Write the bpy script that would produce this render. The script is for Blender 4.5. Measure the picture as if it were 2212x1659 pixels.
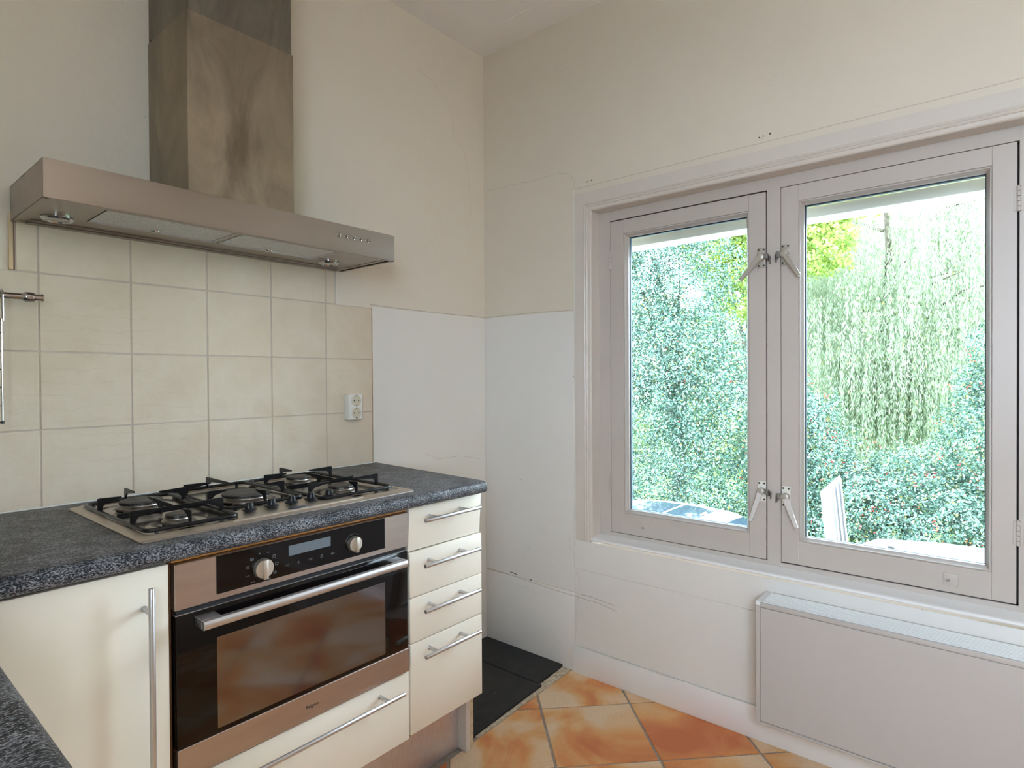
import bpy, bmesh, math, random
import numpy as np
from mathutils import Vector, Matrix

random.seed(7)
rng = np.random.default_rng(7)
scene = bpy.context.scene
for o in list(bpy.data.objects):
    bpy.data.objects.remove(o)
C = scene.collection

# ------------------------------------------------------------------ camera
cam_d = bpy.data.cameras.new('camera')
cam_d.sensor_fit = 'HORIZONTAL'
cam_d.sensor_width = 36.0
cam_d.lens = 1291.77 / 2212.0 * 36.0
cam_d.clip_start = 0.02
cam_d.clip_end = 300
cam = bpy.data.objects.new('camera', cam_d)
C.objects.link(cam)
YAW, PITCH, ROLL = -0.87475, -0.0098, -0.0057
fw = Vector((-math.sin(YAW) * math.cos(PITCH), math.cos(YAW) * math.cos(PITCH), math.sin(PITCH)))
rt = Vector((math.cos(YAW), math.sin(YAW), 0))
up = rt.cross(fw)
r2 = math.cos(ROLL) * rt + math.sin(ROLL) * up
u2 = -math.sin(ROLL) * rt + math.cos(ROLL) * up
M = Matrix(((r2.x, u2.x, -fw.x, -2.0761), (r2.y, u2.y, -fw.y, -1.89593), (r2.z, u2.z, -fw.z, 1.22543), (0, 0, 0, 1)))
cam.matrix_world = M
scene.camera = cam

# ------------------------------------------------------------------ world, lights, exposure
world = bpy.data.worlds.new('overcast_sky')
scene.world = world
world.use_nodes = True
wn = world.node_tree
wn.nodes.clear()
w_out = wn.nodes.new('ShaderNodeOutputWorld')
w_bg = wn.nodes.new('ShaderNodeBackground')
w_tc = wn.nodes.new('ShaderNodeTexCoord')
w_sep = wn.nodes.new('ShaderNodeSeparateXYZ')
w_ramp = wn.nodes.new('ShaderNodeValToRGB')
w_ramp.color_ramp.elements[0].position = 0.0
w_ramp.color_ramp.elements[0].color = (0.765, 0.93, 1.11, 1)
w_ramp.color_ramp.elements[1].position = 0.7
w_ramp.color_ramp.elements[1].color = (0.80, 0.95, 1.10, 1)
wn.links.new(w_tc.outputs['Generated'], w_sep.inputs[0])
wn.links.new(w_sep.outputs['Z'], w_ramp.inputs[0])
wn.links.new(w_ramp.outputs[0], w_bg.inputs['Color'])
wn.links.new(w_bg.outputs[0], w_out.inputs['Surface'])
w_bg.inputs['Strength'].default_value = 18.0


XL0 = -2.56
W_WINDOW_FILL, W_ROOM_FILL = 130, 9


def area_light(name, loc, target, sx, sy, watts, col):
    d = bpy.data.lights.new(name, 'AREA')
    d.shape = 'RECTANGLE'
    d.size, d.size_y = sx, sy
    d.energy = watts
    d.color = col
    o = bpy.data.objects.new(name, d)
    C.objects.link(o)
    o.location = loc
    o.rotation_euler = (Vector(target) - Vector(loc)).to_track_quat('-Z', 'Z').to_euler()
    return o


# added area light high outside the kitchen window, brightens sill and grille
area_light('window_fill_light', (1.05, -1.28, 2.75), (-0.9, -1.0, 0.55), 1.8, 1.2, W_WINDOW_FILL, (0.84, 0.94, 1.0))
# added warm point light behind the camera, fills the upper walls; no fixture
ld = bpy.data.lights.new('room_fill_light', 'POINT')
ld.energy = W_ROOM_FILL
ld.shadow_soft_size = 0.22
ld.color = (1.0, 0.92, 0.80)
lo_ = bpy.data.objects.new('room_fill_light', ld)
C.objects.link(lo_)
lo_.location = (-1.55, -3.0, 2.15)

scene.view_settings.view_transform = 'Standard'
scene.view_settings.look = 'None'
scene.view_settings.gamma = 1.0
scene.view_settings.use_curve_mapping = False
scene.view_settings.exposure = -0.01
scene.cycles.max_bounces = 12
scene.cycles.diffuse_bounces = 6
scene.cycles.glossy_bounces = 5
scene.cycles.transparent_max_bounces = 16
scene.cycles.transmission_bounces = 8
scene.cycles.caustics_reflective = False
scene.cycles.caustics_refractive = False
scene.cycles.sample_clamp_indirect = 6.0


# ------------------------------------------------------------------ materials
def new_mat(name):
    m = bpy.data.materials.new(name)
    m.use_nodes = True
    nt = m.node_tree
    b = nt.nodes['Principled BSDF']
    return m, nt, b


def L(nt, a, b):
    nt.links.new(a, b)


def coords(nt, scale=(1, 1, 1), rot=(0, 0, 0), kind='Object'):
    tc = nt.nodes.new('ShaderNodeTexCoord')
    mp = nt.nodes.new('ShaderNodeMapping')
    mp.inputs['Scale'].default_value = scale
    mp.inputs['Rotation'].default_value = rot
    L(nt, tc.outputs[kind], mp.inputs[0])
    return mp.outputs[0]


def noise(nt, vec, scale, detail=4, rough=0.55, dist=0.0):
    n = nt.nodes.new('ShaderNodeTexNoise')
    n.inputs['Scale'].default_value = scale
    n.inputs['Detail'].default_value = detail
    n.inputs['Roughness'].default_value = rough
    n.inputs['Distortion'].default_value = dist
    L(nt, vec, n.inputs['Vector'])
    return n.outputs[0]


def ramp(nt, fac, stops):
    r = nt.nodes.new('ShaderNodeValToRGB')
    e = r.color_ramp.elements
    while len(e) < len(stops):
        e.new(0.5)
    for el, (p, c) in zip(e, stops):
        el.position = p
        el.color = (*c, 1) if len(c) == 3 else c
    L(nt, fac, r.inputs[0])
    return r.outputs[0]


def bump(nt, b, h, strength, dist=0.002):
    n = nt.nodes.new('ShaderNodeBump')
    n.inputs['Strength'].default_value = strength
    n.inputs['Distance'].default_value = dist
    L(nt, h, n.inputs['Height'])
    L(nt, n.outputs[0], b.inputs['Normal'])
    return n


def plain(name, col, rough=0.5, metal=0.0, var=0.0, vscale=8.0, bmp=0.0, bscale=60.0, spec=0.5, stretch=(1, 1, 1), coat=0.0):
    m, nt, b = new_mat(name)
    b.inputs['Base Color'].default_value = (*col, 1)
    b.inputs['Roughness'].default_value = rough
    b.inputs['Metallic'].default_value = metal
    b.inputs['Specular IOR Level'].default_value = spec
    if coat:
        b.inputs['Coat Weight'].default_value = coat
        b.inputs['Coat Roughness'].default_value = 0.05
    v = coords(nt, stretch)
    if var:
        n = noise(nt, v, vscale, 5)
        lo = tuple(max(0, c * (1 - var)) for c in col)
        hi = tuple(min(1, c * (1 + var)) for c in col)
        L(nt, ramp(nt, n, [(0.3, lo), (0.7, hi)]), b.inputs['Base Color'])
    if bmp:
        bump(nt, b, noise(nt, v, bscale, 5, 0.6), bmp)
    return m


def wall_paint(name, col, rough=0.75, relief=0.35, specks=True):
    """Matt emulsion on old plaster: roller stipple, long waves, a few grey specks and stains."""
    m, nt, b = new_mat(name)
    v = coords(nt)
    big = noise(nt, v, 1.6, 4, 0.6)
    lo = tuple(c * 0.96 for c in col)
    base = ramp(nt, big, [(0.3, lo), (0.7, col)])
    if specks:
        n = noise(nt, v, 55, 2, 0.5)
        sp = ramp(nt, n, [(0.795, (0, 0, 0)), (0.81, (1, 1, 1))])
        mx = nt.nodes.new('ShaderNodeMix')
        mx.data_type = 'RGBA'
        L(nt, sp, mx.inputs['Factor'])
        L(nt, base, mx.inputs['A'])
        mx.inputs['B'].default_value = (0.22, 0.19, 0.16, 1)
        base = mx.outputs['Result']
    L(nt, base, b.inputs['Base Color'])
    b.inputs['Roughness'].default_value = rough
    fine = noise(nt, v, 130, 3, 0.6)
    mid = noise(nt, v, 9, 5, 0.6)
    add = nt.nodes.new('ShaderNodeMath')
    add.operation = 'MULTIPLY_ADD'
    add.inputs[1].default_value = 0.28
    L(nt, fine, add.inputs[0])
    L(nt, mid, add.inputs[2])
    bump(nt, b, add.outputs[0], relief, 0.004)
    return m


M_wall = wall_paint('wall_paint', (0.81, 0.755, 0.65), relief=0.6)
M_wall_window = wall_paint('wall_paint_window_shaded', (0.74, 0.68, 0.585), relief=0.6)  # same wall paint, darkened to carry the dimmer light on the window wall
M_wall_low = wall_paint('wall_paint_lower_cool_lit', (0.805, 0.79, 0.765), 0.6, 0.35)  # cool light low on the window wall, put into the paint colour
M_wall_low2 = wall_paint('wall_paint_lower_warm_lit', (0.87, 0.86, 0.81), 0.6, 0.3)  # brighter light on the back lower sheet, put into the paint colour
M_ceiling = wall_paint('ceiling_paint', (0.92, 0.91, 0.90), 0.8, 0.5, False)
M_wall_brown = wall_paint('wall_paint_brown', (0.45, 0.37, 0.30))
M_ground_pale = plain('added_ground_paving', (0.42, 0.41, 0.40), 0.9)
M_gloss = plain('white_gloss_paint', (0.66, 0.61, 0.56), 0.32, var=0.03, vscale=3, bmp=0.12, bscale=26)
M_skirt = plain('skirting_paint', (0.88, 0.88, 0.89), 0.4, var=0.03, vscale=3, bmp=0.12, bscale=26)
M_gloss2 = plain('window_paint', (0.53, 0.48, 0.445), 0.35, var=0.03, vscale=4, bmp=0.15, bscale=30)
M_dark_gap = plain('dark_gap', (0.02, 0.018, 0.02), 0.9)
M_crack = plain('crack_shadow', (0.56, 0.51, 0.44), 0.9)
M_crack_dark = plain('flaked_brown_chip', (0.10, 0.05, 0.035), 0.9)
M_cream = plain('cream_laminate', (0.80, 0.755, 0.655), 0.33, var=0.02, vscale=3, bmp=0.04, bscale=70)
M_cream_edge = plain('cream_edge', (0.72, 0.64, 0.50), 0.5)
M_carcass = plain('carcass_dark_brown', (0.16, 0.075, 0.03), 0.6, var=0.3, vscale=10)  # dark brown with a mottled tone
M_batten = plain('varnished_batten', (0.55, 0.23, 0.05), 0.45, var=0.25, vscale=18, stretch=(1, 8, 8))
M_nickel = plain('brushed_nickel', (0.60, 0.60, 0.62), 0.33, 1.0, bmp=0.05, bscale=300, stretch=(0.1, 1, 1))
M_chrome = plain('chrome', (0.50, 0.49, 0.50), 0.10, 1.0)
M_alu = plain('aluminium_handle', (0.62, 0.62, 0.64), 0.36, 1.0)
M_steel = plain('oven_steel', (0.47, 0.405, 0.37), 0.36, 1.0, var=0.05, vscale=60, stretch=(0.15, 1, 1))
M_plinth = plain('plinth_steel_foil', (0.74, 0.69, 0.72), 0.38, 0.85, var=0.06, vscale=90, bmp=0.25, bscale=120, stretch=(1, 1, 0.5))
M_black_glass = plain('black_glass', (0.004, 0.0035, 0.004), 0.05, spec=0.28)
M_display = plain('display_glass', (0.12, 0.145, 0.17), 0.25)
M_symbol = plain('panel_symbol_print', (0.17, 0.20, 0.22), 0.5)
M_letter = plain('black_lettering', (0.03, 0.03, 0.03), 0.4)
M_iron = plain('black_enamelled_iron', (0.006, 0.006, 0.007), 0.28, var=0.3, vscale=40, bmp=0.15, bscale=150, spec=0.3)
M_knob = plain('black_plastic_knob', (0.009, 0.010, 0.013), 0.35, spec=0.3)
M_cap = plain('burner_cap_enamel', (0.025, 0.021, 0.019), 0.5, var=0.5, vscale=70)
M_ring = plain('burner_ring_alloy', (0.27, 0.25, 0.23), 0.38, 1.0, var=0.25, vscale=60)
M_hob = plain('hob_steel', (0.33, 0.305, 0.285), 0.20, 1.0, var=0.08, vscale=25)
M_hob_rim = plain('hob_rim_brushed_steel', (0.56, 0.50, 0.44), 0.40, 1.0, var=0.05, vscale=50)
M_badge = plain('badge_navy', (0.02, 0.028, 0.05), 0.35)
M_radiator = plain('convector_white_enamel', (0.53, 0.505, 0.495), 0.4, var=0.01)
M_grille = plain('grille_white_aluminium', (0.90, 0.93, 0.96), 0.3)
M_socket = plain('socket_plastic', (0.80, 0.79, 0.73), 0.35)
M_socket_in = plain('socket_well', (0.62, 0.56, 0.42), 0.4)
M_handle_grey = plain('window_handle_grey', (0.46, 0.43, 0.38), 0.35, 0.3)
M_zinc = plain('zinc_latch', (0.32, 0.32, 0.32), 0.4, 0.9, var=0.2, vscale=80)
M_screw = plain('screw_head', (0.07, 0.065, 0.06), 0.5, 0.5)
M_car = plain('car_white_paint', (0.62, 0.64, 0.66), 0.3, coat=0.6)
M_car_glass = plain('car_tinted_glass', (0.02, 0.035, 0.05), 0.08, spec=0.35)
M_tyre = plain('tyre_rubber', (0.02, 0.02, 0.02), 0.8)
M_slab = plain('hearth_slate', (0.007, 0.008, 0.011), 0.42, spec=0.3, var=0.5, vscale=7, bmp=0.25, bscale=40)
def mat_slab():
    m, nt, b = new_mat('dusty_black_slate')
    v = coords(nt)
    n = noise(nt, v, 130, 2, 0.5)
    d_ = noise(nt, v, 9, 5, 0.65, 0.5)
    base = ramp(nt, d_, [(0.35, (0.006, 0.007, 0.010)), (0.75, (0.028, 0.028, 0.028))])
    mx = nt.nodes.new('ShaderNodeMix')
    mx.data_type = 'RGBA'
    L(nt, ramp(nt, n, [(0.775, (0, 0, 0)), (0.79, (1, 1, 1))]), mx.inputs['Factor'])
    L(nt, base, mx.inputs['A'])
    mx.inputs['B'].default_value = (0.4, 0.38, 0.34, 1)
    L(nt, mx.outputs['Result'], b.inputs['Base Color'])
    b.inputs['Roughness'].default_value = 0.42
    b.inputs['Specular IOR Level'].default_value = 0.3
    bump(nt, b, d_, 0.3, 0.004)
    return m


M_slab = mat_slab()
M_mortar = plain('loose_mortar', (0.58, 0.50, 0.38), 0.95, var=0.35, vscale=60, bmp=0.9, bscale=90)
M_grout_floor = plain('floor_grout', (0.33, 0.28, 0.24), 0.9, var=0.25, vscale=40, bmp=0.4, bscale=120)
M_grout_wall = plain('wall_grout', (0.56, 0.49, 0.42), 0.85, var=0.12, vscale=10)
M_awning = plain('screen_box_cream', (0.93, 0.90, 0.70), 0.5)
M_awning_pale = plain('screen_slat_pale', (0.90, 0.91, 0.84), 0.5)
M_gasket = plain('glazing_spacer', (0.035, 0.07, 0.11), 0.5)
M_brick = plain('outside_masonry', (0.35, 0.22, 0.16), 0.9, var=0.2, vscale=20)
M_bark = plain('bark', (0.10, 0.085, 0.06), 0.95, var=0.5, vscale=12, bmp=0.8, bscale=30)
M_berry = plain('holly_berry', (0.85, 0.035, 0.02), 0.25)
M_ground = plain('street_paving', (0.30, 0.30, 0.31), 0.9, var=0.2, vscale=2)
M_grass = plain('verge_grass', (0.12, 0.22, 0.06), 0.9, var=0.5, vscale=9)
M_trim_metal = plain('tile_edge_trim', (0.62, 0.52, 0.34), 0.35, 0.5)
M_trim_brown = plain('tile_edge_trim_brown', (0.20, 0.11, 0.09), 0.5)
M_trim_white = plain('tile_edge_trim_white', (0.86, 0.88, 0.84), 0.25)
M_post = plain('weathered_white_board', (0.40, 0.42, 0.45), 0.6, var=0.06, vscale=20, stretch=(4, 4, 1))


def mat_tile_wall():
    m, nt, b = new_mat('glazed_cream_tile')
    v = coords(nt)
    oi = nt.nodes.new('ShaderNodeObjectInfo')
    n = noise(nt, v, 4.2, 4, 0.6)
    c = ramp(nt, n, [(0.30, (0.70, 0.595, 0.455)), (0.55, (0.765, 0.675, 0.545)), (0.8, (0.67, 0.555, 0.405))])
    # fine craze lines in the glaze
    w = nt.nodes.new('ShaderNodeTexWave')
    w.wave_type = 'RINGS'
    w.inputs['Scale'].default_value = 9.0
    w.inputs['Distortion'].default_value = 5.0
    w.inputs['Detail'].default_value = 3.0
    w.inputs['Detail Scale'].default_value = 1.5
    L(nt, v, w.inputs['Vector'])
    ln = ramp(nt, w.outputs['Color'], [(0.0, (1, 1, 1)), (0.02, (0, 0, 0))])
    mk = ramp(nt, noise(nt, v, 2.3, 2), [(0.5, (0, 0, 0)), (0.62, (0.16, 0.16, 0.16))])
    mu = nt.nodes.new('ShaderNodeMath')
    mu.operation = 'MULTIPLY'
    L(nt, ln, mu.inputs[0])
    L(nt, mk, mu.inputs[1])
    mx = nt.nodes.new('ShaderNodeMix')
    mx.data_type = 'RGBA'
    L(nt, mu.outputs[0], mx.inputs['Factor'])
    L(nt, c, mx.inputs['A'])
    mx.inputs['B'].default_value = (0.45, 0.36, 0.25, 1)
    hsv = nt.nodes.new('ShaderNodeHueSaturation')
    mr = nt.nodes.new('ShaderNodeMapRange')
    mr.inputs['To Min'].default_value = 0.975
    mr.inputs['To Max'].default_value = 1.02
    L(nt, oi.outputs['Random'], mr.inputs['Value'])
    L(nt, mr.outputs[0], hsv.inputs['Value'])
    L(nt, mx.outputs['Result'], hsv.inputs['Color'])
    L(nt, hsv.outputs[0], b.inputs['Base Color'])
    b.inputs['Roughness'].default_value = 0.17
    b.inputs['Specular IOR Level'].default_value = 0.45
    bump(nt, b, noise(nt, v, 14, 4, 0.6, 0.4), 0.32, 0.006)
    return m


M_tile = mat_tile_wall()


def mat_floor_tile():
    m, nt, b = new_mat('terracotta_tile')
    v = coords(nt, kind='Object')
    oi = nt.nodes.new('ShaderNodeObjectInfo')
    add = nt.nodes.new('ShaderNodeVectorMath')
    add.operation = 'MULTIPLY_ADD'
    cmb = nt.nodes.new('ShaderNodeCombineXYZ')
    L(nt, oi.outputs['Random'], cmb.inputs[0])
    L(nt, oi.outputs['Random'], cmb.inputs[1])
    L(nt, cmb.outputs[0], add.inputs[0])
    add.inputs[1].default_value = (37, 53, 11)
    L(nt, v, add.inputs[2])
    n1 = noise(nt, add.outputs[0], 3.4, 3, 0.5, 0.6)
    c = ramp(nt, n1, [(0.30, (0.60, 0.17, 0.05)), (0.42, (0.74, 0.31, 0.10)), (0.50, (0.78, 0.45, 0.19)), (0.60, (0.83, 0.62, 0.42))])
    n2 = noise(nt, add.outputs[0], 260, 4, 0.7)
    sp = ramp(nt, n2, [(0.36, (0.55, 0.5, 0.45)), (0.52, (1, 1, 1))])
    mx = nt.nodes.new('ShaderNodeMix')
    mx.data_type = 'RGBA'
    mx.blend_type = 'MULTIPLY'
    mx.inputs['Factor'].default_value = 0.45
    L(nt, c, mx.inputs['A'])
    L(nt, sp, mx.inputs['B'])
    L(nt, mx.outputs['Result'], b.inputs['Base Color'])
    b.inputs['Roughness'].default_value = 0.33
    bump(nt, b, n2, 0.10, 0.002)
    return m


M_floor_tile = mat_floor_tile()


def mat_worktop():
    m, nt, b = new_mat('speckled_laminate')
    v = coords(nt)
    n = noise(nt, coords(nt, (.55, 1, 1)), 460, 3, 0.7)
    n2 = noise(nt, v, 22, 3, 0.6)
    mx0 = nt.nodes.new('ShaderNodeMath')
    mx0.operation = 'MULTIPLY_ADD'
    mx0.inputs[1].default_value = 0.25
    L(nt, n2, mx0.inputs[0])
    L(nt, n, mx0.inputs[2])
    c = ramp(nt, mx0.outputs[0], [(0.50, (0.006, 0.008, 0.011)), (0.59, (0.022, 0.025, 0.031)), (0.65, (0.09, 0.095, 0.11)), (0.75, (0.27, 0.27, 0.29))])
    L(nt, c, b.inputs['Base Color'])
    b.inputs['Roughness'].default_value = 0.40
    b.inputs['Specular IOR Level'].default_value = 0.22
    bump(nt, b, n, 0.35, 0.001)
    return m


M_worktop = mat_worktop()


def mat_hood(name, col, rough, blotch, tarnish):
    m, nt, b = new_mat(name)
    v = coords(nt, (1, 1, 0.35) if tarnish else (0.12, 1, 1))
    n = noise(nt, v, 7 if tarnish else 12, 6 if tarnish else 2, 0.62 if tarnish else 0.4, 1.2 if tarnish else 0)
    a = tuple(c * (1 - blotch) for c in col)
    z = tuple(min(1, c * (1 + blotch)) for c in col)
    L(nt, ramp(nt, n, [(0.32, a), (0.52, col), (0.7, z)]), b.inputs['Base Color'])
    b.inputs['Metallic'].default_value = 1.0
    r = ramp(nt, n, [(0.3, (rough * 0.85,) * 3), (0.7, (rough * 1.2,) * 3)])
    L(nt, r, b.inputs['Roughness'])
    fine = noise(nt, coords(nt, (1, 1, 0.03) if tarnish else (0.03, 1, 1)), 260, 2)
    bump(nt, b, fine, 0.03, 0.0005)
    return m


M_hood = mat_hood('hood_brushed_steel', (0.34, 0.295, 0.26), 0.30, 0.04, False)
M_chimney = mat_hood('tarnished_duct_steel', (0.30, 0.25, 0.19), 0.42, 0.34, True)
M_chimney2 = mat_hood('stained_upper_duct_steel', (0.23, 0.205, 0.17), 0.42, 0.42, True)
M_filter = plain('filter_mesh', (0.62, 0.62, 0.63), 0.5, 0.8, var=0.35, vscale=380, bmp=0.8, bscale=380)


def mat_oven_window():
    m, nt, b = new_mat('coated_oven_glass')
    b.inputs['Base Color'].default_value = (0.21, 0.205, 0.23, 1)
    b.inputs['Metallic'].default_value = 1.0
    b.inputs['Roughness'].default_value = 0.07
    v = coords(nt)
    n = noise(nt, v, 240, 2, 0.5)
    sp = ramp(nt, n, [(0.82, (0.21, 0.205, 0.23)), (0.835, (0.9, 0.9, 0.9))])
    L(nt, sp, b.inputs['Base Color'])
    return m


M_oven_window = mat_oven_window()


def mat_door_glass():
    m, nt, b = new_mat('dusty_black_glass')
    v = coords(nt)
    n = noise(nt, v, 200, 2, 0.5)
    sp = ramp(nt, n, [(0.79, (0.004, 0.003, 0.003)), (0.81, (0.5, 0.5, 0.5))])
    L(nt, sp, b.inputs['Base Color'])
    b.inputs['Roughness'].default_value = 0.06
    b.inputs['Specular IOR Level'].default_value = 0.30
    return m


M_door_glass = mat_door_glass()


def mat_pane():
    m = bpy.data.materials.new('window_glass')
    m.use_nodes = True
    nt = m.node_tree
    nt.nodes.clear()
    out = nt.nodes.new('ShaderNodeOutputMaterial')
    tr = nt.nodes.new('ShaderNodeBsdfTransparent')
    tr.inputs[0].default_value = (0.97, 0.985, 0.98, 1)
    gl = nt.nodes.new('ShaderNodeBsdfGlossy')
    gl.inputs['Roughness'].default_value = 0.02
    fr = nt.nodes.new('ShaderNodeFresnel')
    fr.inputs[0].default_value = 1.45
    mx = nt.nodes.new('ShaderNodeMixShader')
    L(nt, fr.outputs[0], mx.inputs[0])
    L(nt, tr.outputs[0], mx.inputs[1])
    L(nt, gl.outputs[0], mx.inputs[2])
    L(nt, mx.outputs[0], out.inputs[0])
    return m


M_pane = mat_pane()


def mat_leaf(name, cols, rough=0.35, trans=0.25, spec=0.5):
    """Leaf colour comes from a per-leaf random value stored in the mesh."""
    m = bpy.data.materials.new(name)
    m.use_nodes = True
    nt = m.node_tree
    b = nt.nodes['Principled BSDF']
    out = nt.nodes['Material Output']
    at = nt.nodes.new('ShaderNodeAttribute')
    at.attribute_name = 'leaf_tint'
    c = ramp(nt, at.outputs['Fac'], cols)
    L(nt, c, b.inputs['Base Color'])
    b.inputs['Roughness'].default_value = rough
    b.inputs['Specular IOR Level'].default_value = spec
    tl = nt.nodes.new('ShaderNodeBsdfTranslucent')
    L(nt, c, tl.inputs[0])
    mx = nt.nodes.new('ShaderNodeMixShader')
    mx.inputs[0].default_value = trans
    L(nt, b.outputs[0], mx.inputs[1])
    L(nt, tl.outputs[0], mx.inputs[2])
    L(nt, mx.outputs[0], out.inputs[0])
    return m


M_holly = mat_leaf('holly_leaf', [(0.0, (0.022, 0.070, 0.048)), (0.45, (0.055, 0.145, 0.10)), (0.80, (0.125, 0.24, 0.18)), (0.93, (0.32, 0.37, 0.09)), (1.0, (0.42, 0.32, 0.07))], 0.24, 0.2, 1.0)
M_maple = mat_leaf('yellow_maple_leaf', [(0.0, (0.22, 0.36, 0.08)), (0.5, (0.40, 0.52, 0.13)), (1.0, (0.58, 0.60, 0.18))], 0.5, 0.5)
M_willow = mat_leaf('willow_leaf', [(0.0, (0.20, 0.26, 0.15)), (0.5, (0.36, 0.43, 0.30)), (0.95, (0.48, 0.54, 0.41)), (1.0, (0.60, 0.54, 0.18))], 0.5, 0.45)
M_far = mat_leaf('far_leaf', [(0.0, (0.12, 0.19, 0.09)), (0.6, (0.22, 0.29, 0.15)), (1.0, (0.34, 0.37, 0.12))], 0.5, 0.4)


# ------------------------------------------------------------------ mesh helpers
class MB:
    """collects solids in one bmesh and links them as ONE mesh object"""

    def __init__(self):
        self.bm = bmesh.new()

    def box(self, x0, x1, y0, y1, z0, z1, bev=0.0, seg=1, mat=None):
        x0, x1 = sorted((x0, x1)); y0, y1 = sorted((y0, y1)); z0, z1 = sorted((z0, z1))
        t = bmesh.new()
        bmesh.ops.create_cube(t, size=1.0)
        bmesh.ops.scale(t, vec=(x1 - x0, y1 - y0, z1 - z0), verts=t.verts)
        bmesh.ops.translate(t, vec=((x0 + x1) / 2, (y0 + y1) / 2, (z0 + z1) / 2), verts=t.verts)
        if bev > 0:
            bmesh.ops.bevel(t, geom=list(t.edges), offset=bev, segments=seg, profile=0.5, affect='EDGES')
        self.merge(t, mat)
        return self

    def merge(self, t, mat=None):
        if mat is not None:
            bmesh.ops.transform(t, matrix=mat, verts=t.verts)
        tmp = bpy.data.meshes.new('tmp')
        t.to_mesh(tmp)
        t.free()
        self.bm.from_mesh(tmp)
        bpy.data.meshes.remove(tmp)

    def cyl(self, a, b, r0, r1=None, seg=20, bev=0.0, caps=True):
        a, b = Vector(a), Vector(b)
        r1 = r0 if r1 is None else r1
        d = b - a
        t = bmesh.new()
        bmesh.ops.create_cone(t, cap_ends=caps, segments=seg, radius1=r0, radius2=r1, depth=d.length)
        if bev > 0:
            es = [e for e in t.edges if abs(e.verts[0].co.z - e.verts[1].co.z) < 1e-7]
            bmesh.ops.bevel(t, geom=es, offset=bev, segments=2, profile=0.5, affect='EDGES')
        q = d.to_track_quat('Z', 'Y').to_matrix().to_4x4()
        self.merge(t, Matrix.Translation((a + b) / 2) @ q)
        return self

    def lathe(self, centre, prof, axis=(0, 0, 1), seg=32):
        """prof: list of (radius, height) along axis"""
        q = Vector(axis).to_track_quat('Z', 'Y').to_matrix()
        c = Vector(centre)
        bm = self.bm
        rings = []
        for r, h in prof:
            if r < 1e-6:
                rings.append([bm.verts.new(c + q @ Vector((0, 0, h)))])
            else:
                rings.append([bm.verts.new(c + q @ Vector((r * math.cos(2 * math.pi * k / seg), r * math.sin(2 * math.pi * k / seg), h))) for k in range(seg)])
        for A, B in zip(rings, rings[1:]):
            for k in range(seg):
                k2 = (k + 1) % seg
                if len(A) == 1 and len(B) == 1:
                    continue
                if len(A) == 1:
                    bm.faces.new((A[0], B[k2], B[k]))
                elif len(B) == 1:
                    bm.faces.new((A[k], A[k2], B[0]))
                else:
                    bm.faces.new((A[k], A[k2], B[k2], B[k]))
        return self

    def prism(self, poly, origin, ex, ey, ez, depth, bev=0.0):
        """poly in (ex,ey) plane from origin, extruded along ez by depth"""
        o, ex, ey, ez = Vector(origin), Vector(ex), Vector(ey), Vector(ez)
        t = bmesh.new()
        a = [t.verts.new(o + ex * p[0] + ey * p[1]) for p in poly]
        b = [t.verts.new(o + ex * p[0] + ey * p[1] + ez * depth) for p in poly]
        n = len(poly)
        t.faces.new(a[::-1])
        t.faces.new(b)
        for i in range(n):
            t.faces.new((a[i], a[(i + 1) % n], b[(i + 1) % n], b[i]))
        bmesh.ops.recalc_face_normals(t, faces=t.faces)
        if bev > 0:
            bmesh.ops.bevel(t, geom=list(t.edges), offset=bev, segments=1, profile=0.5, affect='EDGES')
        self.merge(t)
        return self

    def tube(self, pts, r, seg=8, closed=False):
        pts = [Vector(p) for p in pts]
        n = len(pts)
        bm = self.bm
        rings = []
        prev = None
        for i, p in enumerate(pts):
            if closed:
                d = pts[(i + 1) % n] - pts[i - 1]
            else:
                d = pts[min(i + 1, n - 1)] - pts[max(i - 1, 0)]
            d.normalize()
            ref = Vector((0, 0, 1)) if abs(d.z) < 0.9 else Vector((1, 0, 0))
            if prev is not None:
                ref = prev
            s = d.cross(ref)
            if s.length < 1e-5:
                s = d.cross(Vector((1, 0, 0)))
            s.normalize()
            t = s.cross(d).normalized()
            prev = t
            rr = r[i] if isinstance(r, (list, tuple)) else r
            rings.append([bm.verts.new(p + s * rr * math.cos(2 * math.pi * k / seg) + t * rr * math.sin(2 * math.pi * k / seg)) for k in range(seg)])
        m = n if closed else n - 1
        for i in range(m):
            A, B = rings[i], rings[(i + 1) % n]
            for k in range(seg):
                bm.faces.new((A[k], B[k], B[(k + 1) % seg], A[(k + 1) % seg]))
        if not closed:
            bm.faces.new(rings[0])
            bm.faces.new(rings[-1][::-1])
        return self

    def ribbon(self, pts, w, nrm):
        """flat hair-thin strip following pts, lying on a wall whose normal is nrm"""
        nrm = Vector(nrm)
        pts = [Vector(p) for p in pts]
        vs = []
        for i, p in enumerate(pts):
            d = (pts[min(i + 1, len(pts) - 1)] - pts[max(i - 1, 0)]).normalized()
            s = d.cross(nrm) * w / 2
            vs.append((self.bm.verts.new(p + s), self.bm.verts.new(p - s)))
        for a, b in zip(vs, vs[1:]):
            self.bm.faces.new((a[0], b[0], b[1], a[1]))
        return self

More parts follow.
